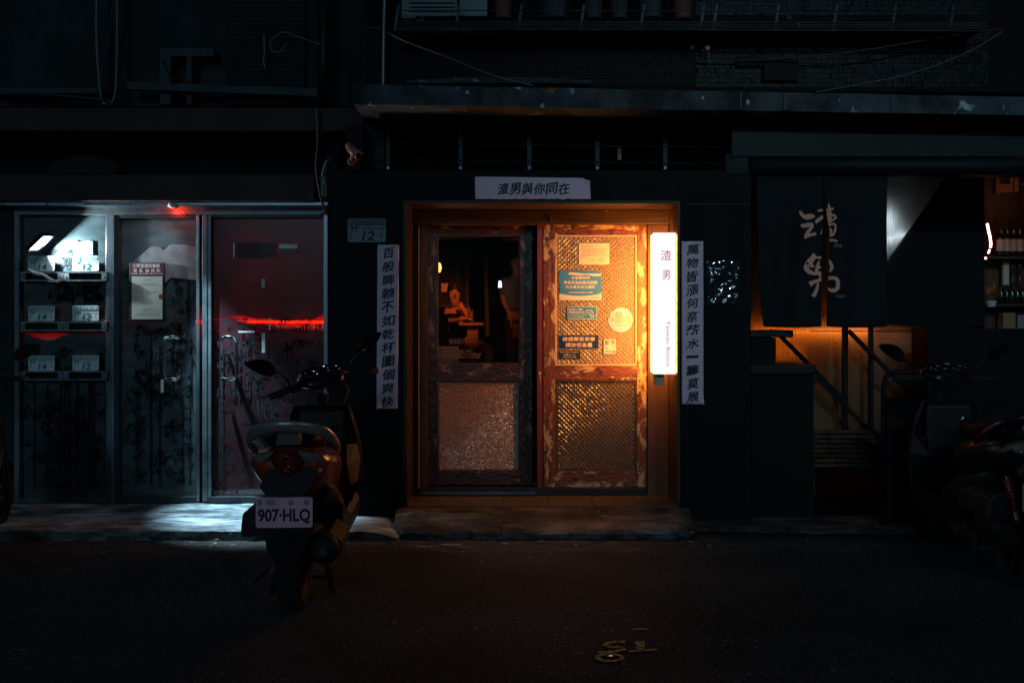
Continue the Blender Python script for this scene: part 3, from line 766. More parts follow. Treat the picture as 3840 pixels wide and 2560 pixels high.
lg = slab(MB(), top, bot, YG, .2).build('concrete_ledge', 'ledge', label='stained concrete ledge with peeling white paint running above the shop fronts', cat='ledge')
mb = MB(); mb.pprism([(2048,330),(2066,328),(2092,331),(2093,343),(2080,346),(2074,356),(2062,350),(2052,342)], YG-.006, YG-.001)
mb.build('rust_spot', 'rust', lg, label='orange rusty spalled spot')
for a in (2775, 2940, 3340):
    MB().pbox(a, 346+(a-2800)*.02, a+6, 412+(a-2850)*.02, YG-.012, YG-.001).build('drip_strip', 'steel_dark', lg)
# ------------------------------------------------------------------ tiled balcony wall above the ledge
YW = -.30
def tiled(a, b, c, d, pw, ph, m, name, parent, gap=.16, tilt=.05):
    mb = MB(); x0, x1, z0, z1 = PX(a,YW), PX(c,YW), PZ(d,YW), PZ(b,YW); w, h = pw/S(YW), ph/S(YW)
    nx, nzv = int((x1-x0)/w), int((z1-z0)/h)
    for j in range(nzv):
        for i in range(nx):
            X, Z = x0+i*w, z0+j*h; g = gap*w/2; y = YW-.007; tl = tilt*(2.2 if random.random() < .05 else .3); tx_, tz_ = random.uniform(-tl,tl)*w, random.uniform(-tl,tl)*h
            v = [(X+g,y-tx_-tz_,Z+g),(X+w-g,y+tx_-tz_,Z+g),(X+w-g,y+tx_+tz_,Z+h-g),(X+g,y-tx_+tz_,Z+h-g)]
            v += [(p[0],YW-.0005,p[2]) for p in v]
            mb.add(v, [(0,1,2,3),(0,4,5,1),(1,5,6,2),(2,6,7,3),(3,7,4,0)])
    return mb.build(name, m, parent, kind='stuff')
bw = MB().pbox(1375, -420, 4300, 345, YW, .25).build('balcony_wall', 'room_dark', label='tiled balcony wall of small mosaic and pale tiles above the ledge', cat='wall')
tiled(1385, 118, 2606, 318, 11, 11, 'mosaic_wall', 'mosaic_tiles', bw)
tiled(2610, 112, 3705, 330, 9.6, 17.8, 'tile_wall', 'wall_tiles', bw, .2, .10)
tiled(2610, -300, 3705, 60, 9.6, 17.8, 'tile_wall', 'wall_tiles', bw, .2, .08)
MB().pbox(2765, 212, 2862, 247, YW-.05, YW-.005).build('vent_box', 'umber_box', label='flat black box on the tiled balcony wall', cat='box')
MB().pbox(2866, 220, 2995, 300, YW-.06, YW-.005).build('vent_box', 'umber_box', label='taller black box on the tiled balcony wall beside the flat one', cat='box')
# mouldy sill on top of the ledge
mb = MB()
def mos_pt(u, v):
    px = 1520+700*u; p = P(px, 312-22*v*(.4+.6*math.sin(math.pi*u))-6*nz2(px*.02,v,1,4), YW-.03-.08*(1-v)); return p
mb.sheet(mos_pt, 60, 4); mb.build('plaster_ridge', 'ledge', bw, solid=.004)

# plant rack along the balcony
YK = -.62
rk = thing('plant_rack', (PX(2500,YK), YK, PZ(118,YK)), 'steel plant rack of thin rails and brackets along the balcony', 'rack')
for y0, r_, m in ((42,.0035,'steel'),(84,.005,'steel_dull'),(93,.005,'steel_dull'),(102,.005,'steel_dull'),(112,.007,'steel')):
    MB().tube([P(1490,y0-2,YK), P(2600,y0,YK), P(3700,y0+4,YK)], r_, 6).build('rail', 'steel_old' if m != 'steel' else 'steel_dull', rk)
for a in (1495,1722,1957,2190,2415,2640,2688,2920,3138,3358,3575):
    MB().bar(P(a,20,YK+.012), P(a-14,115,YK+.012), .018, .012).build('bracket', 'steel_dark', rk)
    MB().bar(P(a-4,116,YK+.012), P(a-18,116,YW), .016, .012).build('bracket_arm', 'steel_dark', rk)
MB().pbox(1480, 100, 3700, 104, YK+.02, YW-.01).build('shelf', 'dark_iron', rk)
def pot(px0, px1, pyb, m, label, plant=True, Y=-.48):
    c = (px0+px1)/2; w = (px1-px0)/2/S(Y); base = P(c, pyb, Y); h = .26
    o = thing('plant_pot', base, label, 'plant pot', 'pots on the plant rack')
    MB().lathe([(w*.74,0),(w*.95,h*.85),(w*1.06,h*.86),(w*1.06,h),(w*.92,h),(w*.9,h*.9),(0,h*.9)], base, 'z', 20).build('pot', m, o, smooth=False)
    if plant:
        mb = MB(); rng = random.Random(px0)
        for k in range(70):
            a = rng.uniform(0,6.28); r = rng.uniform(0,w*1.5); z = h*.92+rng.uniform(.02,.40); p = base+Vector((r*math.cos(a), r*math.sin(a)*.7, z)); 
            d = Vector((rng.uniform(-1,1),rng.uniform(-1,1),rng.uniform(-.4,.8))).normalized()*.05; s_ = d.cross(Vector((rng.uniform(-1,1),1,.3))).normalized()*.012
            mb.quad(p-d, p+s_, p+d, p-s_)
        mb.build('foliage', 'leaf_green', o)
        MB().tube([base+Vector((0,0,h*.88)), base+Vector((.01,0,h+.3))], [.008,.004], 6).build('stem', 'wood_dark', o)
pot(1848,1925,72,'terracotta','terracotta pot beside the air conditioner on the rack')
pot(2015,2135,76,'pot_grey','broad grey pot next to the terracotta pot')
pot(2185,2265,74,'pot_grey','narrow grey pot between two broader grey pots')
pot(2285,2360,74,'pot_grey','grey pot beside the broad pot at the middle of the rack')
pot(2385,2490,74,'pot_grey','broad grey pot near the pale tiled wall')
pot(2520,2600,76,'terracotta','small brown pot at the edge of the mosaic wall')
Y = -.5
ac = thing('air_conditioner', P(1670,62,Y), 'pale air conditioner unit standing on the plant rack', 'air conditioner')
MB().pbox(1506, -260, 1715, 62, Y, -.32).build('casing', 'ac_white', ac, bevel=.006)
MB().pbox(1722, -200, 1828, 62, Y-.01, -.32).build('side_casing', 'ac_white', ac, bevel=.006)
for k in range(14): MB().pbox(1534, 40-16*k, 1706, 44-16*k, Y-.012, Y-.001).build('louvre', 'steel_dark', ac)
# blossoms and thin vine
for a, b, m, lab in ((2653,180,'petal','single pink blossom hanging before the pale tiles'),(2596,178,'pot_grey','single faded blossom beside the pink one')):
    o = thing('blossom', P(a,b,-.42), lab, 'flower')
    for k in range(5):
        c = P(a,b,-.42); an = 2*math.pi*k/5+.3; d = Vector((math.cos(an),-.25,math.sin(an)))*.018; s_ = Vector((-math.sin(an),0,math.cos(an)))*.010
        MB().add([c, c+d*.6+s_, c+d, c+d*.6-s_], [(0,1,2,3)]).build('petal', m, o)
    if m == 'petal':
        MB().tube([P(a+2,b+8,-.42), P(a+8,b+40,-.41), P(a+12,b+88,-.40)], .0022, 5).build('stem', 'cable_pale', o)
for k,(a,b) in enumerate(((2960,66),(2994,96))):
    o = thing('blossom', P(a,b,-.6), 'small grey dried blossom caught on the plant rack' + (', the lower one' if k else ', the upper one'), 'flower')
    for q in range(5):
        c = P(a,b,-.64); an = 2*math.pi*q/5; d = Vector((math.cos(an),-.2,math.sin(an)))*.02; s_ = Vector((-math.sin(an),0,math.cos(an)))*.009
        MB().add([c, c+d*.6+s_, c+d, c+d*.6-s_], [(0,1,2,3)]).build('petal', 'pot_grey', o)
# cables
def cable(pts, r, m, label, Y=None):
    L = []
    for i in range(len(pts)-1):
        for k in range(8):
            t = k/8; p0 = pts[max(i-1,0)]; p1 = pts[i]; p2 = pts[i+1]; p3 = pts[min(i+2,len(pts)-1)]
            f = lambda a,b,c,d: .5*((2*b)+(-a+c)*t+(2*a-5*b+4*c-d)*t*t+(-a+3*b-3*c+d)*t**3)
            L.append(P(f(p0[0],p1[0],p2[0],p3[0]), f(p0[1],p1[1],p2[1],p3[1]), f(p0[2],p1[2],p2[2],p3[2])))
    L.append(P(*pts[-1]))
    return MB().tube(L, r, 6).build('cable', m, label=label, cat='cable', smooth=True)
cable([(1445,120,-.4),(1530,160,-.5),(1690,220,-.55),(1840,280,-.7),(2000,322,-.76)], .004, 'cable_pale', 'thin pale cable sagging across the mosaic wall to the ledge')
cable([(1330,175,-.3),(1360,120,-.35),(1410,102,-.4),(1445,120,-.4)], .006, 'cable', 'dark cable bowing over to the upright conduit')
cable([(2610,234,-.33),(2900,222,-.4),(3200,195,-.5),(3500,146,-.5),(3760,108,-.5)], .006, 'cable', 'black cable sloping up across the pale tiles')
cable([(3060,346,-.76),(3400,280,-.6),(3620,200,-.5),(3760,118,-.5)], .003, 'cable_pale', 'thin pale wire rising from the ledge over the pale tiles')
MB().tube([P(1438,320,-.42), P(1440,100,-.42), P(1446,-120,-.42)], .014, 10).build('conduit', 'steel_dull', label='upright steel conduit on the mosaic wall', cat='pipe')

# ------------------------------------------------------------------ security camera on the beam end
Y = -.45
cc = thing('security_camera', P(1328,622,Y), 'bullet security camera at the beam end, red light painted in', 'security camera')
MB().tube([P(1308,546,Y-.02), P(1322,565,Y-.06), P(1345,585,Y-.13)], [.028,.031,.032], 16).build('housing', 'cctv_red_lit', cc, smooth=True)
MB().tube([P(1346,586,Y-.131), P(1348,588,Y-.137)], [.026,.024], 16).build('lens', 'black_gloss', cc)
MB().tube([P(1322,572,Y-.04), P(1318,600,Y-.01)], .011, 10).build('arm', 'cctv_red_lit', cc)
MB().lathe([(.032,0),(.032,-.014),(.022,-.022)], P(1320,606,Y+.02), 'y', 18).build('mount', 'rust', cc)
MB().pbox(1298, 470, 1360, 640, Y+.022, .1).build('bracket_board', 'black_wall', cc)

# ------------------------------------------------------------------ neighbouring shop front
sf = thing('shop_front', (PX(640,0), 0, .1), 'steel framed glass shop front with bamboo printed film', 'shop front')
Yg = .02
def fr(r, m='steel', Y=-.02, Yb=.05, parent=sf, name='frame_bar', bevel=.003): return MB().pbox(*r, Y, Yb).build(name, m, parent, bevel=bevel)
fr((52,776,72,1886),'steel_dull'); fr((396,806,428,1886)); fr((736,806,748,1880)); fr((758,806,776,1880),'steel_dull'); fr((1213,806,1229,1880))
fr((52,776,1229,805.5),'steel_dull', -.022); fr((72.5,1868,395.5,1886),'steel_dull'); fr((428.5,1862,735.5,1884),'steel_dark'); fr((776.5,1862,1212.5,1884),'steel_dark')
fr((428.5,806,446,1862),'steel_dark',-.012); fr((776.5,806,792,1862),'steel_dull',-.012); fr((446.5,806,735.5,818),'steel_dark',-.012); fr((792.5,806,1212.5,816),'steel_dark',-.012)
for r in ((72.5,806,395.5,1867.5),(446.5,818.5,735.5,1861.5),(792.5,816.5,1212.5,1861.5)):
    MB().pbox(*r, Yg, Yg+.006).build('glass_pane', 'glass_clear', sf)
# printed film behind the glass, with torn clear bands
Yf = Yg + .012
def film(poly, m, name='film_sheet'):
    n = len(poly); return MB().add([P(a,b,Yf) for a,b in poly], [tuple(range(n))]).build(name, m, sf)
def spiky(x0, x1, yb, amp, n, seed, h=0):
    rng = random.Random(seed); L = []
    for k in range(n):
        x = x0+(x1-x0)*k/n; y = yb(x)
        L += [(x, y+rng.uniform(0,amp*.35)), (x+(x1-x0)/n*(.3+.4*rng.random()), y-amp*rng.uniform(.3,1))]
    L.append((x1, yb(x1))); return L
def interp(T):
    def f(x):
        for (a,b),(c,d) in zip(T,T[1:]):
            if x <= c: return b+(d-b)*(x-a)/(c-a)
        return T[-1][1]
    return f
up = interp([(792,1199),(832,1195),(860,1184),(899,1182),(937,1188),(961,1195),(1004,1196),(1033,1198),(1080,1205),(1109,1200),(1157,1197),(1181,1196),(1200,1184),(1213,1181)])
lo_ = interp([(792,1200),(832,1197),(860,1190),(900,1203),(940,1213),(1000,1216),(1050,1230),(1100,1233),(1150,1236),(1190,1236),(1213,1237)])
upl = [(x, up(x)) for x in range(792, 1213, 10)] + [(1213, up(1213))]
film([(792,816)] + upl + [(1213,816)], 'film_red')
film(spiky(832, 1213, lo_, 16, 70, 3) + [(1213,1862),(792,1862),(792,1199.5)], 'film_red')
up2 = interp([(72,1243),(110,1246),(150,1250),(200,1249),(260,1250)]); lo2 = interp([(72,1246),(105,1252),(130,1268),(170,1276),(200,1274),(235,1258),(260,1250.5)])
film([(72,806),(72,1243)] + [(x,up2(x)) for x in range(80,260,12)] + [(260,1250),(395.5,1250),(395.5,806)], 'film_pale')
film([(72,1867),(72,1246)] + [(x,lo2(x)) for x in range(80,260,12)] + [(260,1250.6),(395.5,1250.6),(395.5,1867)], 'film_pale')
film([(446.5,818),(446.5,1861),(735.5,1861),(735.5,818)], 'film_pale')
# bamboo printed on the film
def bamboo(regs, seed, m, name):
    mb = MB(); rng = random.Random(seed); Y = Yg-.001
    for (a,b,c,d,n,culms,lmin,lmax) in regs:
        for k in range(culms):
            x = rng.uniform(a+10,c-10); w = rng.uniform(3,7); mb.quad(P(x,b+(d-b)*.15,Y), P(x+w,b+(d-b)*.15,Y), P(x+w*1.1,d,Y), P(x,d,Y))
        cl = [(rng.uniform(a,c), rng.uniform(b,d)) for _ in range(max(3,n//11))]
        for k in range(n):
            cx, cy = rng.choice(cl); x = cx+rng.gauss(0,9); y = cy+rng.gauss(0,7)
            an = R(90+rng.gauss(0,38)); l = rng.uniform(lmin,lmax); w = l*.10
            x2, y2 = x+l*math.cos(an), y+l*math.sin(an)
            xm, ym = x+.4*l*math.cos(an), y+.4*l*math.sin(an); px_, py_ = -math.sin(an)*w, math.cos(an)*w
            if min(x,x2) < a or max(x,x2) > c or min(y,y2) < b or max(y,y2) > d: continue
            mb.quad(P(x,y,Y), P(xm+px_,ym+py_,Y), P(x2,y2,Y), P(xm-px_,ym-py_,Y))
    return mb.build(name, m, sf, kind='stuff')
bamboo([(195,930,300,1010,110,0,12,32),(180,1058,395,1140,420,2,10,28),(80,1290,395,1840,900,8,10,28)], 1, 'bamboo_ink', 'bamboo_print')
bamboo([(450,1010,732,1060,30,0,14,28),(500,1205,732,1500,900,6,10,28),(450,1420,732,1820,800,7,10,28),(628,1020,732,1200,220,2,10,24)], 2, 'bamboo_ink', 'bamboo_print')
bamboo([(796,1185,1208,1260,240,0,10,26),(796,1245,1208,1480,700,7,10,26),(796,1440,1208,1800,700,10,10,26)], 3, 'bamboo_ink', 'bamboo_print')
mb = MB(); mb.pprism([(500,1190),(500,980),(560,930),(575,922),(600,928),(612,940),(640,916),(700,918),(735,925),(735,1050),(640,1040)], Yg-.0026, Yg-.0016)
mb.build('mountain_print', 'mountain_ink', sf)
mb = MB(); mb.pprism([(275,956),(275,915),(282,900),(296,908),(330,902),(348,905),(348,956)], Yg-.0026, Yg-.0016); mb.build('mountain_print', 'mountain_ink', sf)
# header bar, beams over the shop
hb = fr((-260,757,1233,771),'steel',-.14,.04,name='header_bar')
fr((560,1020.5,564,1020.9),'steel_dark',-.013,-.0125)
# D handles on the two doors
def handle(px, flip):
    Y = -.012; x = px; f = flip
    pts = [P(x,1275,Y), P(x,1268,Y-.05), P(x+f*12,1262,Y-.07), P(x+f*46,1265,Y-.075), P(x+f*56,1285,Y-.075), P(x+f*56,1400,Y-.075), P(x+f*46,1420,Y-.075), P(x+f*12,1422,Y-.07), P(x,1418,Y-.05), P(x,1412,Y)]
    return MB().tube(pts, .013, 12).build('door_handle', 'chrome', sf, smooth=True)
handle(668, -1); handle(832, 1)
MB().pbox(603,1424,612,1472,-.02,-.002).build('door_tag', 'lamp_white', sf)
# no parking sticker, scraps of tape
np_ = MB().pbox(878,908,1032,968,Yg-.004,Yg-.001).build('no_parking_sign', 'sign_red', label='faded no parking sign stuck inside the reddish glass door', cat='sign')
text(MB(),'請勿停車',888,912,1024,936,Yg-.0052,.03).build('lettering','ink',np_); text(MB(),'敬請合作',888,940,1024,964,Yg-.0052,.03).build('lettering','ink',np_)
MB().pbox(874.5,912,880,966,Yg-.006,Yg-.0045).build('sign_edge','steel',np_)
for i,(r,lab) in enumerate((((1046,916,1116,932),'torn pale tape beside the no parking sign'),((981,1045,993,1078),'small pale upright tape scrap under the no parking sign'),((893,1240,955,1247),'level strip of pale tape under the red glow'),
        ((1008,1192,1015,1238),'thin upright tape crossing the red glow'),((982,1248,994,1322),'long upright tape under the red glow'),((1046,934,1112,950),'grey smear of old glue under the torn tape'))):
    MB().pbox(*r, Yg-.003, Yg-.0015).build('tape_strip', 'film_tape' if i < 5 else 'film_red', label=lab, cat='tape', group='tape on the reddish door')
# notice board in the middle door
nb = MB().pbox(485,985,616,1202,-.004,.012).build('notice_board', 'black_plastic', label='black notice board with a red header and cream paper', cat='notice board', bevel=.002)
MB().pbox(487,987,614,1032,-.0055,-.0045).build('header', 'board_red', nb)
t = MB(); text(t,'三犁里資訊看板',497,989,600,1004,-.0065,.015); text(t,'里 長  翁 信 利',500,1008,600,1021,-.0065,.015); text(t,'大有路一段150巷315號 2722-0122',490,1023,610,1029,-.0065,.004); t.build('lettering','print_white',nb)
MB().pbox(494,1036,609,1197,-.0055,-.0045).build('paper', 'note_board', nb)
text(MB(),'公 告',540,1044,566,1054,-.0065).build('small_lettering','print_grey',nb)
for s_,b,a,c in (('主旨:本里鄰長選舉相關事項',1066,520,588),('依據:',1086,500,520),('公告事項:一、本里里民活動中心',1094,500,602),('二、請各住戶配合',1102,526,562),('時間:',1110,500,518),('地點:',1118,500,518),('敬請里民踴躍參加',1134,520,570),('三犁里辦公處敬啟',1158,528,580),('中華民國一百年六月',1168,528,582),('臺北市信義區公所',1178,512,592)): text(MB(),s_,a,b-3,c,b+3,-.0065).build('small_lettering','print_grey',nb)
MB().lathe([(.018,0),(.018,-.002)], P(604,1112,-.0055), 'y', 18).build('clip_hole','board_red',nb)
# mail slots and house numbers
def mail_slot(y, parent):
    Y = -.05
    for a, c in ((75,236),(238,400)):
        m_ = MB().pbox(a, y, c, y+5, Y, .018).build('mail_slot', 'steel', parent)
        MB().pbox(a, y+30, c, y+35, Y, .018).build('lip', 'steel', m_)
        for x in (a, c-20):
            MB().pbox(x, y+5.2, x+20, y+29.8, Y, .018).build('cheek', 'steel_dull', m_)
            MB().lathe([(.005,0),(.005,-.004),(.002,-.006)], P(x+10,y+18,Y), 'y', 8).build('screw', 'steel', m_)
        MB().pbox(a+20.2, y+5.2, c-20.2, y+29.8, .006, .017).build('slot_back', 'black_gloss', m_)
for y in (1019,1206,1391): mail_slot(y, sf)
def house_plate(a, b, num, label, Y=-.03, w=98, h=57, dim=False, dg='plate_green', k=1.0):
    Yb = Y+.003; c, d = a+w, b+h
    def rr(a,b,c,d,r): return [p for cx,cy,a0 in ((c-r,b+r,-90),(c-r,d-r,0),(a+r,d-r,90),(a+r,b+r,180)) for p in arc(cx,cy,r,r,a0,a0+90,4)]
    o = MB().pprism(rr(a,b,c,d,6*k), Y, Yb).build('house_number_plate', 'plate_dim' if dim else 'plate_white', label=label, cat='house number', group='house number plates')
    MB().pprism([(a+2,b+8*k),(a+4*k,b+2),(c-4*k,b+2),(c-2,b+8*k),(c-2,b+18*k),(a+2,b+18*k)], Y-.001, Y-.0003).build('header', 'sticker_black' if dim else dg, o)
    em = MB().pprism(arc(a+16*k,b+17*k,14*k,14*k,0,345,24), Y-.002, Y-.0012).build('emblem', 'plate_dim' if dim else 'plate_white', o)
    t = MB()
    for q in range(5):
        an = R(72*q-90); x, y = a+16*k+7*k*math.cos(an), b+17*k+7*k*math.sin(an)
        L = [P(*pp, Y-.003) for pp in arc(x,y,4*k,4*k,0,330,10)]; n0=len(t.v); t.v+=L; t.f.append(tuple(range(n0,n0+len(L))))
    pline(t, arc(a+16*k,b+17*k,13*k,13*k,0,345,24), 1.6*k, Y-.003, True)
    text(t, num, a+w*.40, b+h*.53, a+w*.70, b+h*.92, Y-.002, .03, slant=.18)
    text(t, '150巷315弄', a+w*.36, b+h*.36, a+w*.95, b+h*.47, Y-.002, .006)
    text(t, '號', a+w*.85, b+h*.62, a+w*.92, b+h*.78, Y-.002); text(t, '信', a+w*.05, b+h*.60, a+w*.11, b+h*.72, Y-.002); text(t, '義', a+w*.05, b+h*.74, a+w*.11, b+h*.86, Y-.002)
    t.build('lettering', 'ink' if dim else 'plate_ink', o)
    t = MB(); text(t, '信義路五段', a+w*.34, b+h*.07, a+w*.94, b+h*.28, Y-.002, .012); t.build('header_lettering', 'steel_dark' if dim else 'print_white', o)
for x, y, n, lab in ((106,960,'14','brightly lit house number 14 plate touching the clamp lamp arm'),(272,959,'12','brightly lit house number 12 plate on the top mail slot next to the mullion'),
        (106,1147,'14','house number 14 plate right above the torn red gap by the column'),(272,1146,'12','house number 12 plate on the middle mail slot beside the steel mullion'),
        (106,1333,'14','dim house number 14 plate on the lowest mail slot, column side'),(272,1332,'12','dim house number 12 plate on the lowest mail slot, mullion side')):
    house_plate(x, y, n, lab)
house_plate(1304, 820, '12', 'dim house number 12 plate on the black wall above the long scroll', YP-.008, 143, 88, True, k=1.5)

# red light box glowing inside the shop
rb = thing('red_light', P(640,1215,.12), 'red light tube glowing through torn gaps in the film', 'lamp')
MB().tube([P(62,1204,.11),P(760,1206,.11),P(1228,1208,.11)], .010, 10).build('light_tube', 'red_tube', rb)
MB().pbox(56,1150,1232,1300,.17,.18).build('back_board', 'lamp_white', rb)  # pale reflector added behind the tube to spread its red glow
al = thing('red_fill_lamp', P(1060,1020,.5), 'unseen red fill lamp added inside behind the reddish film', 'lamp')  # unseen lamp added to redden the film of the glass door
MB().lathe([(.03,-.08),(.012,-.07),(.012,-.02),(.035,0),(.04,.05),(.02,.09)], P(1060,1020,.5), 'z', 14, False).build('lamp_shade', 'board_red', al, smooth=True)
MB().box(P(1060,0,.5).x-.3, P(1060,0,.5).x+.3, .35, .8, .06, P(0,1020,.5).z-.081).build('fill_lamp_table', 'wood_dark', label='dark table under the added red fill lamp', cat='table')
ll = bpy.data.lights.new('red_fill_bulb', 'POINT'); ll.energy = 5; ll.color = (1,.05,.03); ll.shadow_soft_size = .04
lo = bpy.data.objects.new('red_fill_bulb', ll); C.objects.link(lo); lo.parent = al; lo.location = (0,-.06,.06)
# room behind the film
rm = MB()
rm.quad((-5.6,1.6,0),(-1.2,1.6,0),(-1.2,1.6,2.4),(-5.6,1.6,2.4)); rm.quad((-5.6,0.06,2.35),(-1.2,.06,2.35),(-1.2,1.6,2.35),(-5.6,1.6,2.35))
rm.quad((-5.6,0.06,0.05),(-1.2,.06,.05),(-1.2,1.6,.05),(-5.6,1.6,.05)); rm.quad((-1.25,.06,0),(-1.25,1.6,0),(-1.25,1.6,2.4),(-1.25,.06,2.4)); rm.quad((-5.6,.06,0),(-5.6,1.6,0),(-5.6,1.6,2.4),(-5.6,.06,2.4))
rm.build('shop_room', 'room_dark', kind='structure')

# small lamp hung under the header bar: white spot and red indicator
hl = thing('bar_lamp', P(648,778,-.13), 'small white lamp with a red indicator under the steel header bar', 'lamp')
MB().tube([P(632,768,-.15), P(645,771,-.15), P(668,773,-.15)], [.016,.02,.012], 12).build('lamp_body', 'lamp_white', hl, smooth=True)
MB().tube([P(640,777,-.12), P(655,780,-.12)], .007, 10).build('red_bulb', 'red_tube', hl)
for a in (672,690): MB().tube([P(668,773,-.15), P(a,790,-.1), P(a+12,806,-.03)], .0022, 5).build('wire', 'cable', hl)
sp = bpy.data.lights.new('bar_lamp_spot', 'SPOT'); sp.energy = 880; sp.color = (.50,.82,1.0); sp.spot_size = R(42); sp.spot_blend = 1; sp.shadow_soft_size = .02
so = bpy.data.objects.new('bar_lamp_spot', sp); C.objects.link(so); so.parent = hl
tgt = Vector((-1.80,-.22,.1)); pos = P(650,782,-.20); so.location = pos - hl.location
so.rotation_euler = (tgt-pos).to_track_quat('-Z','Y').to_euler()
pl = bpy.data.lights.new('bar_lamp_red', 'POINT'); pl.energy = 1.6; pl.color = (1,.03,.01); pl.shadow_soft_size = .02
po = bpy.data.objects.new('bar_lamp_red', pl); C.objects.link(po); po.parent = hl; po.location = P(640,788,-.11) - hl.location
pl = bpy.data.lights.new('bar_lamp_wash', 'SPOT'); pl.energy = 7; pl.color = (.70,.90,1.0); pl.shadow_soft_size = .03; pl.spot_size = R(96); pl.spot_blend = 1; pl.specular_factor = .2
po = bpy.data.objects.new('bar_lamp_wash', pl); C.objects.link(po); po.parent = hl; pos = P(648,784,-.22); po.location = pos - hl.location
po.rotation_euler = (P(510,1010,.0)-pos).to_track_quat('-Z','Y').to_euler()

# clamp lamp on the top mail slot
dl = thing('clamp_lamp', P(200,1054,-.08), 'bright clamp desk lamp over the top mail slot', 'lamp')
YA = -.13
c1_, c2_, c3_, c4_ = P(105,936,YA-.02), P(158,885,YA-.02), P(196,885,YA+.045), P(143,935,YA+.045)
nrm = (c2_-c1_).cross(c4_-c1_).normalized()
if nrm.y > 0: nrm = -nrm
MB().quad(c1_,c2_,c3_,c4_).build('led_panel', 'desk_led', dl)
hd = MB(); cc_ = (c1_+c2_+c3_+c4_)/4
def grow(p, g, o): return cc_+(p-cc_)*g+nrm*o
A_ = [grow(p,1.22,-.004) for p in (c1_,c2_,c3_,c4_)]; B_ = [grow(p,1.05,-.03) for p in (c1_,c2_,c3_,c4_)]
hd.loft([A_,B_], True); hd.build('lamp_head', 'black_gloss', dl, bevel=.003)
hw = MB(); C_ = [grow(p,1.03,.0) for p in (c1_,c2_,c3_,c4_)]
for i in range(4):
    j = (i+1)%4; p, q = grow((c1_,c2_,c3_,c4_)[i],1.12,.004), grow((c1_,c2_,c3_,c4_)[j],1.12,.004); hw.bar(p,q,.006,.014,up=nrm)
hw.build('lamp_rim', 'black_gloss', dl)
sp = bpy.data.lights.new('clamp_lamp_beam', 'SPOT'); sp.energy = 62; sp.color = (.74,.91,1.0); sp.spot_size = R(125); sp.spot_blend = .5; sp.shadow_soft_size = .012
so = bpy.data.objects.new('clamp_lamp_beam', sp); C.objects.link(so); so.parent = dl
pos = cc_+nrm*.012; so.location = pos - dl.location; so.rotation_euler = (P(330,935,.03)-pos).to_track_quat('-Z','Y').to_euler()
MB().tube([P(108,940,YA), P(96,968,YA), P(100,1000,YA), P(108,1012,YA)], .008, 8).build('arm', 'black_plastic', dl, smooth=True)
MB().tube([P(106,1010,YA), P(128,1024,YA-.005), P(160,1030,YA-.01), P(196,1052,-.07)], [.011,.013,.012,.014], 10).build('lower_arm', 'lamp_white', dl, smooth=True)
MB().pbox(178,1048,212,1058,-.09,-.04).build('clamp', 'lamp_white', dl, bevel=.002)

# column beside the shop front
MB().box(-5.4, PX(50,-.03), -.03, .3, .05, PZ(770,-.03)).build('concrete_column', 'old_wall', label='grey concrete column beside the mail slot panel', cat='column')
# beams and recess over the shop front
YB = -.18
MB().pbox(-320,654,1180,754,YB,.05).build('awning_box', 'brown_beam', label='brown awning box over the glass shop front', cat='awning', bevel=.006)
MB().pbox(-320,404,1362,490,-.24,.05).build('concrete_beam', 'brown_beam', label='brown beam above the dark recess over the glass shop', cat='beam', bevel=.006)
MB().pbox(-320,486,1300,660,.20,.25).build('recess_wall', 'room_dark', label='dark recessed wall between the two brown bands', cat='wall')
mb = MB(); mb.sheet(lambda u,v: P(185+255*u, 652-62*v*(.6+.5*math.sin(math.pi*u))+6*nz2(u*6,v*3,1,2), .05-.05*math.sin(math.pi*u)), 24, 8)
mb.build('canvas_bundle', 'old_wall', label='dim canvas bundle lying in the dark recess', cat='bundle', solid=.01, smooth=True)
# ------------------------------------------------------------------ upper wall of the neighbour
MB().pbox(-320,-420,1420,400,.12,.3).build('upper_wall', 'old_wall', label='dark weathered upper wall over the glass shop', cat='wall')
mb = MB(); Yq = .06
rings = []
n = 60
pts = []
for k in range(n+1):
    z = PZ(392,Yq)+(PZ(-120,Yq)-PZ(392,Yq))*k/n; pts.append((Yq-.012*(k%2), z))
v0 = [(PX(852,Yq),y,z) for y,z in pts]; v1 = [(PX(1142,Yq),y,z) for y,z in pts]
mb.add(v0+v1, [(i,i+1,n+2+i,n+1+i) for i in range(n)])
mb.build('siding_sheet', 'corrugated', label='corrugated siding sheet on the upper wall', cat='siding')
MB().bar(P(478,323,-.05), P(1205,350,-.05), .04, .055).build('steel_rail', 'steel_old', label='slightly sloping steel rail across the upper wall', cat='rail')
bk = thing('air_conditioner_bracket', P(700,396,-.02), 'empty steel bracket frame on the dark upper wall', 'bracket')
for r in ((600,182,800,212),(600,212.5,640,392),(700,212.5,718,392)): MB().pbox(*r, -.02, .1).build('bar', 'steel_old', bk)
MB().tube([P(1215,-150,-.1),P(1215,200,-.1),P(1212,400,-.1)], .042, 14).build('drain_pipe', 'black_plastic', label='thick black drain pipe beside the siding sheet', cat='pipe', smooth=True)
MB().tube([P(1202,200,-.02),P(1202,330,-.02)], .016, 8).build('conduit', 'steel_dull', label='short steel conduit behind the black drain pipe', cat='pipe')
cable([(365,-60,-.05),(362,120,-.05),(372,300,-.06),(386,384,-.06),(402,388,-.06)], .012, 'cable_pale', 'thick hanging cable loop on the dark upper wall, its straighter side')
cable([(432,-60,-.05),(405,160,-.05),(380,280,-.07),(384,384,-.065)], .008, 'cable', 'thinner cable slanting into the hanging loop')
cable([(440,-60,-.04),(438,250,-.04),(430,360,-.05),(414,388,-.06)], .010, 'cable_pale', 'thick hanging cable loop on the dark upper wall, beside the bracket frame')
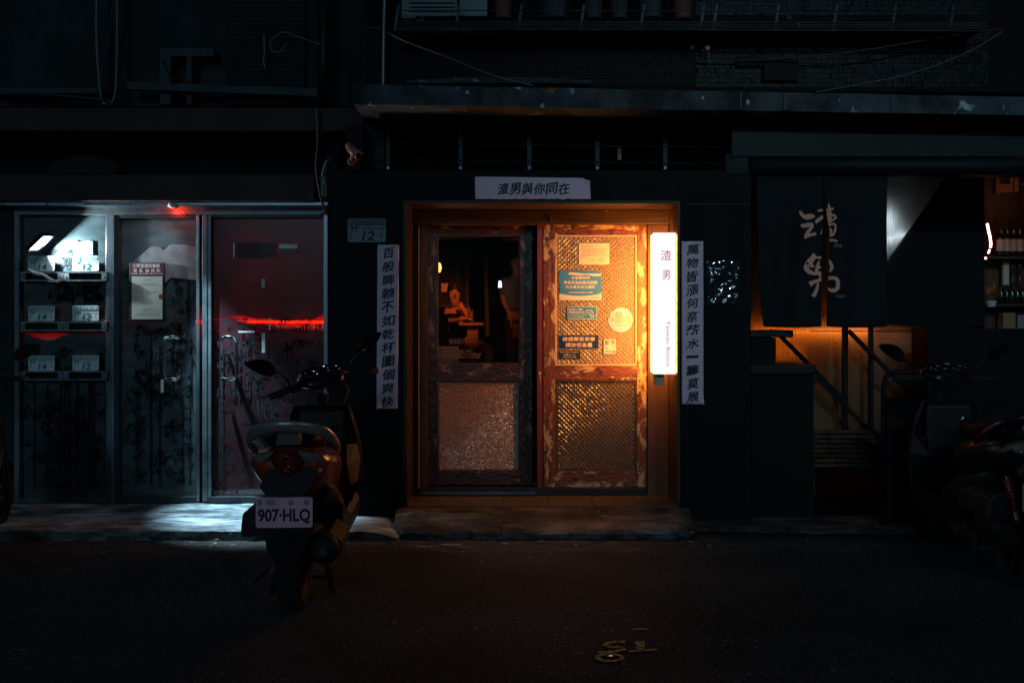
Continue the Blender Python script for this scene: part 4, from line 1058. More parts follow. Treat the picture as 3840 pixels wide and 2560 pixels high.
cable([(1205,168,-.16),(1120,140,-.1),(1065,122,-.06),(1030,140,-.04),(1012,165,-.04),(1020,190,-.04),(1050,196,-.04),(1075,160,-.06)], .005, 'cable_pale', 'coiled pale cable looped over the corrugated siding')
cable([(990,130,-.02),(992,200,-.02),(988,230,-.02),(996,258,-.02)], .008, 'cable_pale', 'short pale cable end hanging on the siding')
cable([(600,215,-.06),(622,260,-.06),(640,290,-.06),(720,310,-.06)], .004, 'cable', 'thin black wire draped on the bracket frame')
cable([(0,352,-.02),(120,352,-.02),(250,362,-.02),(420,378,-.02)], .014, 'cable', 'black cable along the foot of the upper wall')
MB().pbox(-320,330,400,350,-.01,.1).build('wall_ledge', 'steel_old', label='low pale metal strip along the upper wall', cat='ledge')
# cable with clips by the corner of the shop
cable([(1208,660,-.26),(1222,610,-.25),(1236,600,-.24)], .009, 'cable_pale', 'bent pale hose end above the awning corner')
cable([(1188,400,-.30),(1192,520,-.30),(1186,640,-.28),(1206,752,-.26),(1215,790,-.06),(1200,806,-.03)], .008, 'cable', 'black cable running down the awning corner to the glass door')
cable([(1226,606,-.25),(1214,690,-.25),(1210,755,-.24),(1222,795,-.05)], .007, 'rust', 'rusty brown hose running down beside the awning corner')
# ------------------------------------------------------------------ open front with the split curtain
MB().pbox(2745, 436, 4350, 586, -.42, .1).build('fascia_board', 'fascia', label='plain dark fascia board above the split curtain', cat='fascia')
MB().pbox(2722, 578, 2806, 650, -.40, .1).build('pillar_cap', 'old_wall', label='square concrete pillar cap beside the shutter housing', cat='cap')
mb = MB()
Yh = -.47; ring = lambda px: [P(px,(585+650)/2+.5*0,Yh)+Vector((0,.11-.11*math.cos(a)*1.0,0))+Vector((0,0,.062*math.sin(a))) for a in [2*math.pi*k/20 for k in range(20)]]
mb.loft([ring(2825), ring(4350)]); sh = mb.build('shutter_housing', 'fascia', smooth=True, label='rounded shutter housing over the open front', cat='shutter')
MB().pbox(2818,655,4350,664,-.33,-.30).build('shutter_slat', 'wood_dark', sh)
# split curtain
Yn = -.36
nr = thing('split_curtain', P(3078,1228,Yn), 'dark navy split curtain with two large brushed peach characters', 'curtain')
MB().tube([P(2800,660,Yn), P(3345,660,Yn)], .011, 10).build('curtain_rod', 'wood_dark', nr)
def cloth_y(px, py):
    return .016*math.sin(px*.030+.6+py*.001) + .008*math.sin(px*.061+py*.004) + .02*nz2(px*.006,py*.003,1,6)
def cloth(px_l, px_r, nu=110, nv=60):
    def f(u, v):
        py = 658+(1224-658)*v; a, b = px_l(py), px_r(py); px = a+(b-a)*u
        p = P(px, py+ (4*math.sin(u*3) if v == 1 else 0), Yn); return (p.x, p.y+cloth_y(px,py)*min(1,v*3), p.z)
    return MB().sheet(f, nu, nv)
L_l = interp([(600,2838),(900,2840),(1100,2850),(1224,2862),(1300,2862)]); L_r = interp([(600,3085),(820,3085),(900,3078),(1224,3077),(1300,3077)])
R_l = interp([(600,3087),(790,3095),(860,3108),(1080,3101),(1224,3099),(1300,3099)]); R_r = interp([(600,3326),(1224,3328),(1300,3328)])
cloth(L_l, L_r).build('curtain_panel', 'noren_cloth', nr, smooth=True, solid=.003)
cloth(R_l, R_r).build('curtain_panel', 'noren_cloth', nr, smooth=True, solid=.003)
# brush strokes: (x, y, width) in the enlarged crop of the curtain
def crop(x, y): return (2950+x*350/1143, 700+y*480/1568)
def brush(mb, pts, side):
    out = []; n = len(pts)
    for i in range(n-1):
        for k in range(4):
            t = k/4; p0, p1, p2, p3 = pts[max(i-1,0)], pts[i], pts[i+1], pts[min(i+2,n-1)]
            out.append([.5*((2*p1[q])+(-p0[q]+p2[q])*t+(2*p0[q]-5*p1[q]+4*p2[q]-p3[q])*t*t+(-p0[q]+3*p1[q]-3*p2[q]+p3[q])*t**3) for q in range(3)])
    out.append(list(pts[-1])); m = len(out); l = []; r = []
    lim = L_r if side == 'L' else R_l
    for i, (x, y, w) in enumerate(out):
        dx, dy = out[min(i+1,m-1)][0]-out[max(i-1,0)][0], out[min(i+1,m-1)][1]-out[max(i-1,0)][1]; d = math.hypot(dx,dy) or 1
        w = w/2*(1+.12*noise.noise(Vector((x*.05,y*.05,1))))
        for L, sg in ((l,1),(r,-1)):
            a, b = crop(x-dy/d*w*sg, y+dx/d*w*sg)
            a = min(a, lim(b)-1) if side == 'L' else max(a, lim(b)+1)
            p = P(a, b, Yn); L.append((p.x, p.y+cloth_y(a,b)-.006, p.z))
    mb.add(l+r, [(i,i+1,m+i+1,m+i) for i in range(m-1)])
LS = []
for st in ([(155,300,22),(165,330,34),(190,362,46),(225,378,60),(270,370,66),(310,368,50),(330,375,20)],
           [(165,465,26),(195,485,50),(250,472,48),(300,470,36),(285,510,40),(245,560,42),(222,605,44),(212,640,26)],
           [(215,615,44),(260,600,40),(300,590,34),(335,580,44),(345,572,30)],
           [(372,297,26),(410,293,28),(452,288,26)], [(340,445,34),(380,410,44),(430,375,40),(450,355,24)], [(440,495,6),(428,545,24),(415,585,28)],
           [(300,830,40),(318,860,60),(265,930,80),(225,990,60),(255,1035,56),(310,1062,44),(370,1062,44),(412,1058,40)], [(310,865,40),(360,868,28),(414,872,32)],
           [(385,900,6),(372,960,40),(352,1040,40),(340,1070,24)], [(280,960,50),(330,985,30),(412,990,24)], [(405,1060,34),(395,1110,20),(402,1150,40)],
           [(270,1195,60),(320,1170,48),(370,1150,34),(412,1145,36)], [(375,1170,20),(362,1240,36),(335,1310,44),(310,1345,52)]): LS.append(st)
for sel in (0, 1):
    bl = MB()
    for st in LS:
        if (st[0][1] > 750) == bool(sel): brush(bl, st, 'L')
    bl.build('brush_lettering', 'noren_print', nr)
RS = []
for st in ([(510,200,6),(516,240,30),(520,300,50),(518,360,72),(512,420,50),(508,450,20)], [(470,290,26),(540,272,26),(610,270,24),(655,280,10)],
           [(540,345,24),(600,355,36),(640,362,22)], [(640,362,16),(590,395,26),(530,420,30)], [(510,475,36),(560,455,26),(605,470,28),(600,530,32),(570,585,32),(520,608,18)],
           [(515,520,14),(540,530,34),(535,590,30)], [(520,656,32),(580,655,30),(632,665,26)],
           [(515,890,6),(528,930,40),(550,980,50),(535,1020,36),(512,1042,8)], [(500,1125,46),(560,1115,42),(620,1130,48),(635,1190,52),(625,1245,52),(580,1270,50),(530,1265,40),(498,1240,26)]): RS.append(st)
for sel in (0, 1):
    br_ = MB()
    for st in RS:
        if (st[0][1] > 750) == bool(sel): brush(br_, st, 'R')
    br_.build('brush_lettering', 'noren_print', nr)
hk = lambda p: (p[0], p[1]+cloth_y(1920+p[0]*S(Yn),1205-(p[2]-H)*S(Yn))-.005, p[2])
text(MB(),'zha',3130,911,3161,927,Yn,.004,hook=hk).build('small_lettering','noren_small',nr); text(MB(),'nan',3138,1106,3170,1115,Yn,.004,hook=hk).build('small_lettering','noren_small',nr)

# room behind the curtain
rm = MB(); x0, x1, yb = 1.66, 5.2, 2.4
rm.quad((x0,yb,0),(x1,yb,0),(x1,yb,2.7),(x0,yb,2.7)); rm.quad((x0,-.28,2.65),(x1,-.28,2.65),(x1,yb,2.65),(x0,yb,2.65)); rm.quad((x0,-.3,.07),(x1,-.3,.07),(x1,yb,.07),(x0,yb,.07))
rm.quad((x0,.31,0),(x0,yb,0),(x0,yb,2.7),(x0,.31,2.7)); rm.quad((x1,-.28,0),(x1,yb,0),(x1,yb,2.7),(x1,-.28,2.7))
rm.build('bar_room', 'room_dark', kind='structure')
# ribbed plastic sheets with lamps behind
def ribbed(a, b, c, d, Y, pitch, name, label, poly=None):
    mb = MB(); x0, x1 = PX(a,Y), PX(c,Y); n = int((x1-x0)/(pitch/2)); L = []
    for k in range(n+1):
        x = x0+(x1-x0)*k/n; px = a+(c-a)*k/n; L.append((x, Y-(.004 if k%2 else 0), PZ(b,Y), PZ(poly(px) if poly else d, Y)))
    mb.add([(x,y,zt) for x,y,zt,zb in L]+[(x,y,zb) for x,y,zt,zb in L], [(i,i+1,n+2+i,n+1+i) for i in range(n)])
    return mb.build(name, 'poly_sheet' if poly else 'poly_amber', label=label, cat='plastic sheet')
YR = .70
ribbed(2812, 670, 3268, 1612, YR, .016, 'ribbed_sheet', 'amber lit ribbed plastic sheet behind the split curtain')
MB().pbox(2812, 1242, 3268, 1250, YR+.035, YR+.05).build('strip_light', 'warm_led', label='amber strip light behind the ribbed sheet', cat='lamp')
MB().pbox(2812, 1310, 3000, 1315, YR+.06, YR+.07).build('strip_light', 'warm_led', label='reflection of the long amber strip, added as a short glowing bar', cat='lamp')  # glowing bar stands in for the long strip's reflection
ribbed(3270, 640, 3565, 985, YR+.004, .014, 'ribbed_sheet', 'cold lit ribbed plastic sheet under the stair slope', poly=lambda px: interp([(3270,1050),(3330,985),(3565,652),(3600,650)])(px))
for (a,b,c,d,w) in ((3290,905,3392,880,.020),(3290,800,3345,800,.008),(3290,832,3352,830,.010),(3290,850,3352,848,.008)):
    MB().bar(P(a,b,YR+.045), P(c,d,YR+.045), .02, w).build('strip_light', 'cold_led', label='cold strip light behind the ribbed sheet under the stair slope', cat='lamp', group='cold strip lights under the stair')
# dark stair side and its sloping edge
mb = MB(); mb.pprism([(3566,652),(3328,990),(3328,1060),(3328,1218),(3560,1235),(3692,1220),(3692,652)], .60, .66)
mb.build('stair_side', 'umber_box', label='dark boxed stair side with a sloping edge', cat='staircase')
MB().bar(P(3574,640,.58), P(3322,1000,.58), .03, .03, up=(0,1,0)).build('sloping_rail', 'dark_iron', label='sloping black rail along the stair side', cat='rail')
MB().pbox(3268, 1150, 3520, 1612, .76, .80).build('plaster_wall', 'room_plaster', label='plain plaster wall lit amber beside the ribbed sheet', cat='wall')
wl = bpy.data.lights.new('strip_glow', 'AREA'); wl.shape = 'RECTANGLE'; wl.size = .8; wl.size_y = .02; wl.energy = .4; wl.color = (1,.42,.10)
wlo = bpy.data.objects.new('strip_glow', wl); C.objects.link(wlo); wlo.location = P(3180,1246,.62); wlo.rotation_euler = (R(90),0,R(180)); 
fx = MB().pbox(3040,1240,3420,1244,.59,.60).build('strip_fixture', 'dark_iron', label='thin black strip light fixture in front of the plaster wall', cat='lamp')
wlo.parent = fx; wlo.location = Vector(P(3230,1240,.62)) - Vector(fx.location); wlo.rotation_euler = (R(60),0,0)
for a, c in ((3162,3181),(3261,3276)):
    MB().pbox(a, 1200, c, 1615, .50, .54).build('rail_post', 'dark_iron', label='upright black rail post before the ' + ('ribbed sheet' if a < 3200 else 'plaster wall'), cat='post')
for p, q, lab in (((2925,1258),(3165,1500),'sloping black handrail under the split curtain'),((3182,1240),(3430,1490),'sloping black handrail crossing the plaster wall'),((3060,1412),(3260,1612),'sloping black handrail above the slatted bench')):
    MB().bar(P(*p,.48), P(*q,.48), .03, .032, up=(0,1,0)).build('handrail', 'dark_iron', label=lab, cat='handrail')
bn = thing('slatted_bench', P(3180,1760,.3), 'low dark bench of level wooden slats behind the counter', 'bench')
for k in range(8):
    MB().pbox(3020, 1612+18*k, 3330, 1624+18*k, .44-.04*k, .47-.04*k).build('slat', 'wood_dark', bn)
for a in (3040,3300): MB().pbox(a, 1616, a+16, 1900, .48, .52).build('leg', 'wood_dark', bn)
# dark boxes / counter at the pillar
ct = thing('counter', P(2935,1990,-.30), 'dark stepped counter with two tops beside the black pillar', 'counter')
Yc = -.30
MB().pbox(2818,1405,3052,1990,Yc,.25).build('lower_cabinet','umber_box',ct,bevel=.006)
MB().pbox(2812,1367,3062,1404,Yc-.03,.27).build('lower_top','black_plastic',ct,bevel=.012)
MB().pbox(2818,1266,2910,1366,Yc+.06,.25).build('upper_cabinet','umber_box',ct,bevel=.004)
MB().pbox(2812,1238,2976,1265,Yc+.03,.27).build('upper_top','black_plastic',ct,bevel=.008)
# bar with bottle shelves at the far end
sb = thing('bottle_shelf', P(3800,1300,.9), 'dim bar shelf with boards holding bottles and glasses', 'shelf')
Ysh = .95
MB().pbox(3692,640,4300,1330,Ysh+.25,Ysh+.28).build('back_board','wood_dark',sb)
for y in (962,1140,1290): MB().pbox(3694,y,4300,y+7,Ysh,Ysh+.248).build('shelf_board','wood_dark',sb)
def bottle(px, py, Y, h, r, m='bottle_dark', lab='bottle_label', label='', cat='bottle', group=None, neck=.34):
    b = P(px,py,Y); o = thing('bottle', b, label, cat, group)
    MB().lathe([(r*.9,0),(r,.01),(r,h*(1-neck)),(r*.8,h*(1-neck*.8)),(r*.33,h*(1-neck*.55)),(r*.30,h*.97),(r*.36,h*.975),(r*.36,h)], b, 'z', 14).build('glass', m, o, smooth=True)
    if lab: MB().lathe([(r*1.02,h*.16),(r*1.02,h*.52)], b, 'z', 14, False).build('label', lab, o, smooth=True)
    return o
names = ['slim dark bottle beside the neon curve','dark bottle second from the neon curve','dark bottle third from the neon curve','dark bottle at the end of the upper shelf']
for k in range(4): bottle(3752+24*k, 961, Ysh+.08, .27, .034, label=names[k]+' on the upper bar shelf', group='bottles on the bar shelf')
for k in range(6): bottle(3755+20*k, 1139, Ysh+.08, .16, .024, lab=None, label='short dark bottle in the row on the middle bar shelf', group='short bottles on the bar shelf')
for k in range(2):
    for j in range(2):
        b = P(3797+27*k, 1075-52*j, Ysh+.2); 
        MB().lathe([(.012,.0),(.028,.03),(.030,.07),(.020,.11)], b, 'z', 12).build('hanging_glass', 'glass_tumbler', label='upturned glass hanging under the bar shelf', cat='glass', group='hanging glasses', smooth=True)
MB().pbox(3763,968,3784,1070,Ysh+.15,Ysh+.18).build('menu_board','bottle_label',label='upright pale menu card on the bar shelf',cat='card')
MB().pbox(3762,1172,3808,1245,Ysh+.1,Ysh+.2).build('wooden_box','cardboard',label='small brown wooden box on the lowest bar shelf',cat='box')
MB().pbox(3816,1180,3860,1240,Ysh+.1,Ysh+.2).build('paper_box','frame_grey',label='grey paper box beside the brown wooden box',cat='box')
pf = thing('picture_frame', P(3770,730,Ysh+.2), 'crooked amber picture frame high on the bar wall', 'picture frame')
for r in ((3738,648,3748,726),(3790,648,3798,720),(3748.5,648,3789.5,660),(3748.5,690,3789.5,722)): MB().pbox(*r, Ysh+.2, Ysh+.23).build('frame_side','cardboard',pf)
MB().pbox(3806,650,3820,718,Ysh+.18,Ysh+.22).build('sign_board','cardboard',label='narrow amber board next to the crooked frame',cat='board')
ne = thing('neon_curve', P(3708,940,.8), 'glowing pink light strip curved by the bar shelf', 'neon light')
MB().tube([P(3702,838,.8),P(3706,860,.8),P(3713,890,.8),P(3716,915,.8),P(3714,928,.8)], .010, 8).build('light_tube','neon_pink',ne,smooth=True)
MB().tube([P(3711,936,.8),P(3706,950,.8)], .008, 8).build('light_tube','neon_pink',ne,smooth=True)
MB().tube([P(3698,966,.8),P(3694,970,.8)], .009, 8).build('light_tube','neon_pink',ne,smooth=True)
pp = thing('potted_plant', P(3718,1150,.8), 'spiky yellow green potted plant on the bar counter', 'plant')
MB().lathe([(.03,0),(.04,.05),(.036,.05)], P(3718,1150,.8), 'z', 12).build('pot','lamp_white',pp)
mb = MB(); rng = random.Random(4)
for k in range(60):
    a = rng.uniform(0,6.28); e = rng.uniform(.1,1.4); l = rng.uniform(.06,.13); b = P(3718,1110,.8)+Vector((rng.uniform(-.02,.02),rng.uniform(-.02,.02),rng.uniform(-.04,.03)))
    d = Vector((math.cos(a)*math.cos(e),math.sin(a)*math.cos(e),math.sin(e)))*l; s_ = d.cross(Vector((0,0,1))).normalized()*.006
    mb.quad(b,b+d*.5+s_,b+d,b+d*.5-s_)
mb.build('leaves','leaf_yellow',pp)
MB().pbox(3480,1232,4300,1900,-.05,.25).build('bar_counter','umber_box',label='long black bar counter behind the parked scooter',cat='counter')
cp = bpy.data.lights.new('bar_glow','POINT'); cp.energy = .6; cp.color = (1,.40,.16); cp.shadow_soft_size = .05
bd = thing('bar_pendant', P(3860,690,.75), 'small pendant lamp over the bar shelf', 'lamp')
MB().lathe([(.01,.08),(.05,.02),(.06,0)], P(3860,690,.75), 'z', 14, False).build('shade','dark_iron',bd)
cpo = bpy.data.objects.new('bar_glow',cp); C.objects.link(cpo); cpo.parent = bd; cpo.location = (0,-.02,-.04)

# ------------------------------------------------------------------ inside the bistro, seen through the clear pane
rm = MB(); x0, x1, yb, zf, zc = -1.24, 1.6, 8.6, .45, 2.9
rm.quad((x0,yb,0),(x1,yb,0),(x1,yb,zc),(x0,yb,zc)); rm.quad((x0,.31,zc),(x1,.31,zc),(x1,yb,zc),(x0,yb,zc))
rm.quad((x0,.31,zf),(x1,.31,zf),(x1,yb,zf),(x0,yb,zf)); rm.quad((x0,.31,0),(x0,yb,0),(x0,yb,zc),(x0,.31,zc)); rm.quad((x1,.31,0),(x1,yb,0),(x1,yb,zc),(x1,.31,zc))
rm.quad((x0,.31,0),(-.75,.31,0),(-.75,.31,zc),(x0,.31,zc)); rm.quad((-.75,.31,2.2),(1.17,.31,2.2),(1.17,.31,zc),(-.75,.31,zc)); rm.quad((-.75,.16,2.2),(1.17,.16,2.2),(1.17,.31,2.2),(-.75,.31,2.2))
rm.build('bistro_room', 'room_dark', kind='structure')
def frame(r, w, Y, name, label, m='frame_grey', inner='picture'):
    a,b,c,d = r; o = thing(name, P((a+c)/2,d,Y), label, 'picture frame')
    for q in ((a,b,c,b+w),(a,d-w,c,d),(a,b+w+.3,a+w,d-w-.3),(c-w,b+w+.3,c,d-w-.3)): MB().pbox(*q,Y,Y+.04).build('frame_side',m,o)
    MB().pbox(a+w,b+w,c-w,d-w,Y+.02,Y+.03).build('picture',inner,o); return o
frame((1630,938,1758,1150), 11, 7.6, 'picture_frame', 'large pale door sized frame on the back wall')
frame((1632,980,1720,1150), 7, 7.4, 'picture_frame', 'smaller grey frame hung inside the large pale frame')
wl_ = thing('wall_lamp', P(1640,1024,5.2), 'oval amber wall lamp half hidden behind the door edge', 'lamp')
MB().lathe([(.0,0),(.04,.015),(.055,.07),(.04,.125),(0,.14)], P(1640,1024,5.2), 'z', 16).build('globe','wall_lamp_glow',wl_,smooth=True)
MB().bar(P(1634,1002,5.3),P(1634,1002,8.5),.03,.03).build('arm','dark_iron',wl_)
pd = thing('small_lantern', P(1875,1079,5.4), 'tiny cold white glowing lantern in the dark room', 'lamp')
MB().lathe([(.024,0),(.020,.05),(.016,.085)], P(1875,1078,5.4), 'z', 12).build('glow_shade','pendant_glow',pd,smooth=True)
MB().tube([P(1875,1050,5.4),P(1875,860,5.4)], .004, 6).build('cord','cable',pd)
MB().bar(P(1822,960,6.4),P(1828,1260,6.4),.05,.05).build('wooden_post','wood_dark',label='thin upright wooden post in the dim room',cat='post')
MB().pbox(1885,890,1990,900,5.0,5.1).build('ceiling_beam','table_wood',label='short lit wooden beam near the room ceiling',cat='beam')
MB().pbox(1640,886,1812,893,5.0,5.1).build('ceiling_rail','frame_grey',label='pale rail near the room ceiling',cat='rail')
# table, glass, bottles, low counter
Yt = 4.05
tb = thing('bar_table', P(1760,1300,Yt), 'high wooden bar table in front of the seated person', 'table')
MB().box(PX(1690,Yt),PX(1813,Yt),Yt,Yt+.5,PZ(1220,Yt),PZ(1209,Yt)).build('table_top','table_wood',tb)
MB().pbox(1752,1222,1792,1290,Yt+.1,Yt+.16).build('panel_leg','table_wood',tb)
MB().box(PX(1770,Yt)-.02,PX(1770,Yt)+.02,Yt+.2,Yt+.24,.45,PZ(1221,Yt)).build('leg','dark_iron',tb)
gl = thing('tumbler', P(1766,1208,Yt+.1), 'tall iced drink with a straw on the bar table', 'glass')
MB().lathe([(.026,0),(.032,.15)], P(1766,1208,Yt+.1), 'z', 14, False).build('glass','glass_tumbler',gl,smooth=True)
MB().lathe([(.024,.005),(.030,.12)], P(1766,1208,Yt+.1), 'z', 14).build('drink','drink',gl,smooth=True)
MB().tube([P(1764,1205,Yt+.1),P(1757,1146,Yt+.1)], .003, 5).build('straw','lamp_white',gl)
Yq = 2.6
MB().pbox(1560,1298,1722,1470,Yq-.05,Yq+.5).build('low_counter','frame_grey',label='pale low counter carrying wine bottles inside the room',cat='counter')
for k,(a,b,d_) in enumerate(((1692,1296,.0),(1706,1297,.04),(1722,1296,.0),(1733,1295,.05))):
    bottle(a, b, Yq+d_, .135, .024, label=('wine bottle with pale label at the near end of the low counter','wine bottle second along the low counter','wine bottle third along the low counter','wine bottle at the table end of the low counter')[k], group='wine bottles on the low counter')
    bottle(a+1, 1293, Yq+.35+d_, .205, .027, lab=None, label='tall dark bottle in the back row behind the labelled wine bottles', group='tall bottles in the back row')
MB().pbox(1600,1178,1672,1300,Yq+.4,Yq+.8).build('cabinet','umber_box',label='dark cabinet beside the wine bottles',cat='cabinet')
MB().pbox(1655,1062,1682,1095,4.9,5.0).build('wall_note','bottle_label',label='small pale notice on the wall behind the seated person',cat='notice')
MB().pbox(1676,1175,1720,1192,3.6,3.9).build('menu_stand','umber_box',label='low dark menu stand in front of the seated person',cat='menu stand')
# unseen spot added to light the seated person, hidden by the door rail
tp = Vector((PX(1800,2.2), 2.2, 2.40))
pn = thing('fill_spot', tp, 'unseen amber fill spot added to light the seated person', 'lamp')
tv = (P(1712,1120,4.37)-tp).normalized()
MB().tube([tp-tv*.10, tp-tv*.02, tp+tv*.02], [.03,.045,.05], 16, 1, False).build('can','dark_iron',pn,smooth=True)
MB().tube([tp-tv*.05, (tp.x,tp.y,2.89)], .008, 6).build('rod','dark_iron',pn)
l_ = bpy.data.lights.new('fill_spot_bulb','SPOT'); l_.energy = 140; l_.color = (1,.19,.03); l_.shadow_soft_size = .04; l_.spot_size = R(34); l_.spot_blend = .8
lo = bpy.data.objects.new('fill_spot_bulb',l_); C.objects.link(lo); lo.parent = pn; lo.location = tv*.01; lo.rotation_euler = tv.to_track_quat('-Z','Y').to_euler()
# unseen lamp added inside to brighten the lower door pane
sc_ = thing('pane_fill_lamp', (-.62, 1.0, .95), 'unseen warm fill lamp added behind the lower door pane', 'lamp')
MB().lathe([(.05,-.5),(.02,-.48),(.015,-.06),(.05,-.05),(.07,.0)], (-.62,1.0,.95), 'z', 16, False).build('stand','dark_iron',sc_)
l_ = bpy.data.lights.new('pane_fill_bulb','POINT'); l_.energy = 6.0; l_.color = (1,.42,.28); l_.shadow_soft_size = .3
lo = bpy.data.objects.new('pane_fill_bulb',l_); C.objects.link(lo); lo.parent = sc_; lo.location = (0,0,.06)

# ------------------------------------------------------------------ people
def skin_mesh(name, V, E, rad, root, m, parent, sub=2):
    ks = list(V); me = bpy.data.meshes.new(name)
    r = parent
    while r.parent: r = r.parent
    off = Vector(r.location)
    me.from_pydata([Vector(V[k])-off for k in ks], [(ks.index(a),ks.index(b)) for a,b in E], [])
    o = bpy.data.objects.new(name, me); C.objects.link(o)
    sk = o.modifiers.new('skin','SKIN'); sk.use_smooth_shade = True; sk.branch_smoothing = .4
    sd = o.modifiers.new('sub','SUBSURF'); sd.levels = sub; sd.render_levels = sub
    for i,k in enumerate(ks):
        rr = rad[k]; me.skin_vertices[0].data[i].radius = (rr if isinstance(rr,tuple) else (rr,rr))
        me.skin_vertices[0].data[i].use_root = (k == root)
    dg = bpy.context.evaluated_depsgraph_get(); nm = bpy.data.meshes.new_from_object(o.evaluated_get(dg))
    bpy.data.objects.remove(o); bpy.data.meshes.remove(me)
    nm.name = name; nm.materials.clear(); nm.materials.append(M[m])
    o = bpy.data.objects.new(name, nm); C.objects.link(o); o.parent = parent; return o
def fingers(V, E, rad, wrist, palm_dir, side, up, tag_, curl=.5, s=1.0):
    pd_ = Vector(palm_dir).normalized(); sd_ = Vector(side).normalized(); u = Vector(up).normalized(); w = Vector(V[wrist])
    V['palm'+tag_] = w+pd_*.055*s; rad['palm'+tag_] = (.030*s,.016*s); E.append((wrist,'palm'+tag_))
    for k,(o,l) in enumerate(((-.026,.062),(-.009,.074),(.009,.069),(.026,.054))):
        a,b,c = ['f%d%s%s' % (k,q,tag_) for q in 'abc']
        V[a] = w+pd_*.085*s+sd_*o*s; V[b] = V[a]+(pd_*(1-curl*.5)-u*curl*.6).normalized()*l*.55*s; V[c] = V[b]+(pd_*(1-curl)-u*curl).normalized()*l*.45*s
        for q,r_ in ((a,.0095),(b,.0085),(c,.007)): rad[q] = r_*s
        E += [('palm'+tag_,a),(a,b),(b,c)]
    V['t1'+tag_] = w+pd_*.035*s-sd_*.034*s; V['t2'+tag_] = V['t1'+tag_]+(pd_*.8-sd_*.5-u*.3).normalized()*.035*s
    rad['t1'+tag_] = .011*s; rad['t2'+tag_] = .0085*s; E += [('palm'+tag_,'t1'+tag_),('t1'+tag_,'t2'+tag_)]
def head_parts(o, c, fwd, hairm='hair', bun=True, s=1.0):
    c = Vector(c); f = Vector(fwd).normalized(); r = f.cross(Vector((0,0,1))).normalized(); u = Vector((0,0,1))
    def pt(a,b,d): return c+(r*a+f*b+u*d)*s
    for q in (-1,1):
        e = MB(); e.lathe([(0,-.006),(.008,-.003),(.010,0),(.008,.003),(0,.006)], pt(q*.032,.080,.010), 'z', 10); e.build('eye','ink',o,smooth=True)
        e = MB(); e.tube([pt(q*.014,.095,.032),pt(q*.034,.092,.036),pt(q*.052,.08,.03)], [.003,.004,.002], 6); e.build('eyebrow','hair',o)
        if bun: continue
        e = MB(); e.lathe([(0,-.03),(.012,-.02),(.016,.0),(.014,.02),(0,.03)], pt(q*.076,-.005,-.005), 'z', 10); e.build('ear','skin',o,smooth=True)
    e = MB(); e.tube([pt(0,.092,.02),pt(0,.104,-.008),pt(0,.112,-.026),pt(0,.098,-.034)], [.006,.009,.013,.008], 8); e.build('nose','skin',o,smooth=True)
    e = MB(); e.tube([pt(-.024,.084,-.058),pt(0,.096,-.058),pt(.024,.084,-.058)], [.003,.007,.003], 8); e.build('mouth','lips',o,smooth=True)
    h = MB(); rings = []
    for i in range(9):
        th = R(8+i*((128 if bun else 100)/8)); ring = []
        for k in range(20):
            a = 2*math.pi*k/20; cut = .5+.5*math.sin(a)           # front (sin=1) shorter
            th2 = th*(1-.46*cut**2)
            ring.append(pt(.086*math.sin(th2)*math.cos(a), .104*math.sin(th2)*math.sin(a)-.006, .022+.118*math.cos(th2)))
        rings.append(ring)
    h.loft(rings, True); h.build('hair',hairm,o,smooth=True)
    if bun:
        e = MB(); e.lathe([(0,-.045),(.035,-.03),(.045,0),(.035,.03),(0,.045)], pt(-.03,-.085,.07), 'z', 14); e.build('hair_bun',hairm,o,smooth=True)
# seated person (s = 320 px per metre)
Yw = 4.37
w = lambda px,py,dy=0: P(px,py,Yw+dy)
wo_ = thing('person', (PX(1715,Yw), Yw, .45), 'person in a black top seated at the bar table, hand raised to chin', 'person')
hc = w(1704,1094)
V = {'pel':w(1712,1270,.1),'wai':w(1712,1225,.1),'che':w(1710,1175,.08),'nek':w(1707,1148,.06),'jaw':w(1705,1118,-.01),'hd':hc,'top':hc+Vector((0,.02,.075)),
     'shR':w(1742,1162,.02),'elR':w(1757,1197,-.12),'wrR':w(1741,1163,-.20),
     'shL':w(1676,1160,.1),'elL':w(1680,1205,-.05),'wrL':w(1728,1194,-.28),
     'hiA':w(1735,1278,.02),'knA':w(1838,1312,-.35),'anA':w(1828,1440,-.30),'toA':w(1835,1462,-.45),
     'hiB':w(1700,1280,.0),'knB':w(1770,1330,-.45),'anB':w(1775,1450,-.35),'toB':w(1785,1468,-.5)}
E = [('pel','wai'),('wai','che'),('che','nek'),('nek','jaw'),('jaw','hd'),('hd','top'),('che','shR'),('shR','elR'),('elR','wrR'),('che','shL'),('shL','elL'),('elL','wrL'),
     ('pel','hiA'),('hiA','knA'),('knA','anA'),('anA','toA'),('pel','hiB'),('hiB','knB'),('knB','anB'),('anB','toB')]
rad = {'pel':.13,'wai':.11,'che':(.14,.10),'nek':.048,'jaw':.062,'hd':(.076,.090),'top':.058,'shR':.055,'elR':.040,'wrR':.027,'shL':.055,'elL':.040,'wrL':.027,
       'hiA':.095,'knA':.060,'anA':.036,'toA':.03,'hiB':.095,'knB':.060,'anB':.036,'toB':.03}
fingers(V,E,rad,'wrR',(-.55,-.1,.8),(.8,0,.5),(0,-1,0),'R',.8,.85); fingers(V,E,rad,'wrL',(.9,-.35,0),(.3,.9,0),(0,0,1),'L',.3)
body = skin_mesh('body', V, E, rad, 'pel', 'skin', wo_)
head_parts(body, hc, (.18,-1,-.05))
k2 = {k:V[k] for k in ('pel','wai','che','hiA','hiB')}; k2['hiA'] = V['hiA'].lerp(V['knA'],.28); k2['hiB'] = V['hiB'].lerp(V['knB'],.28)
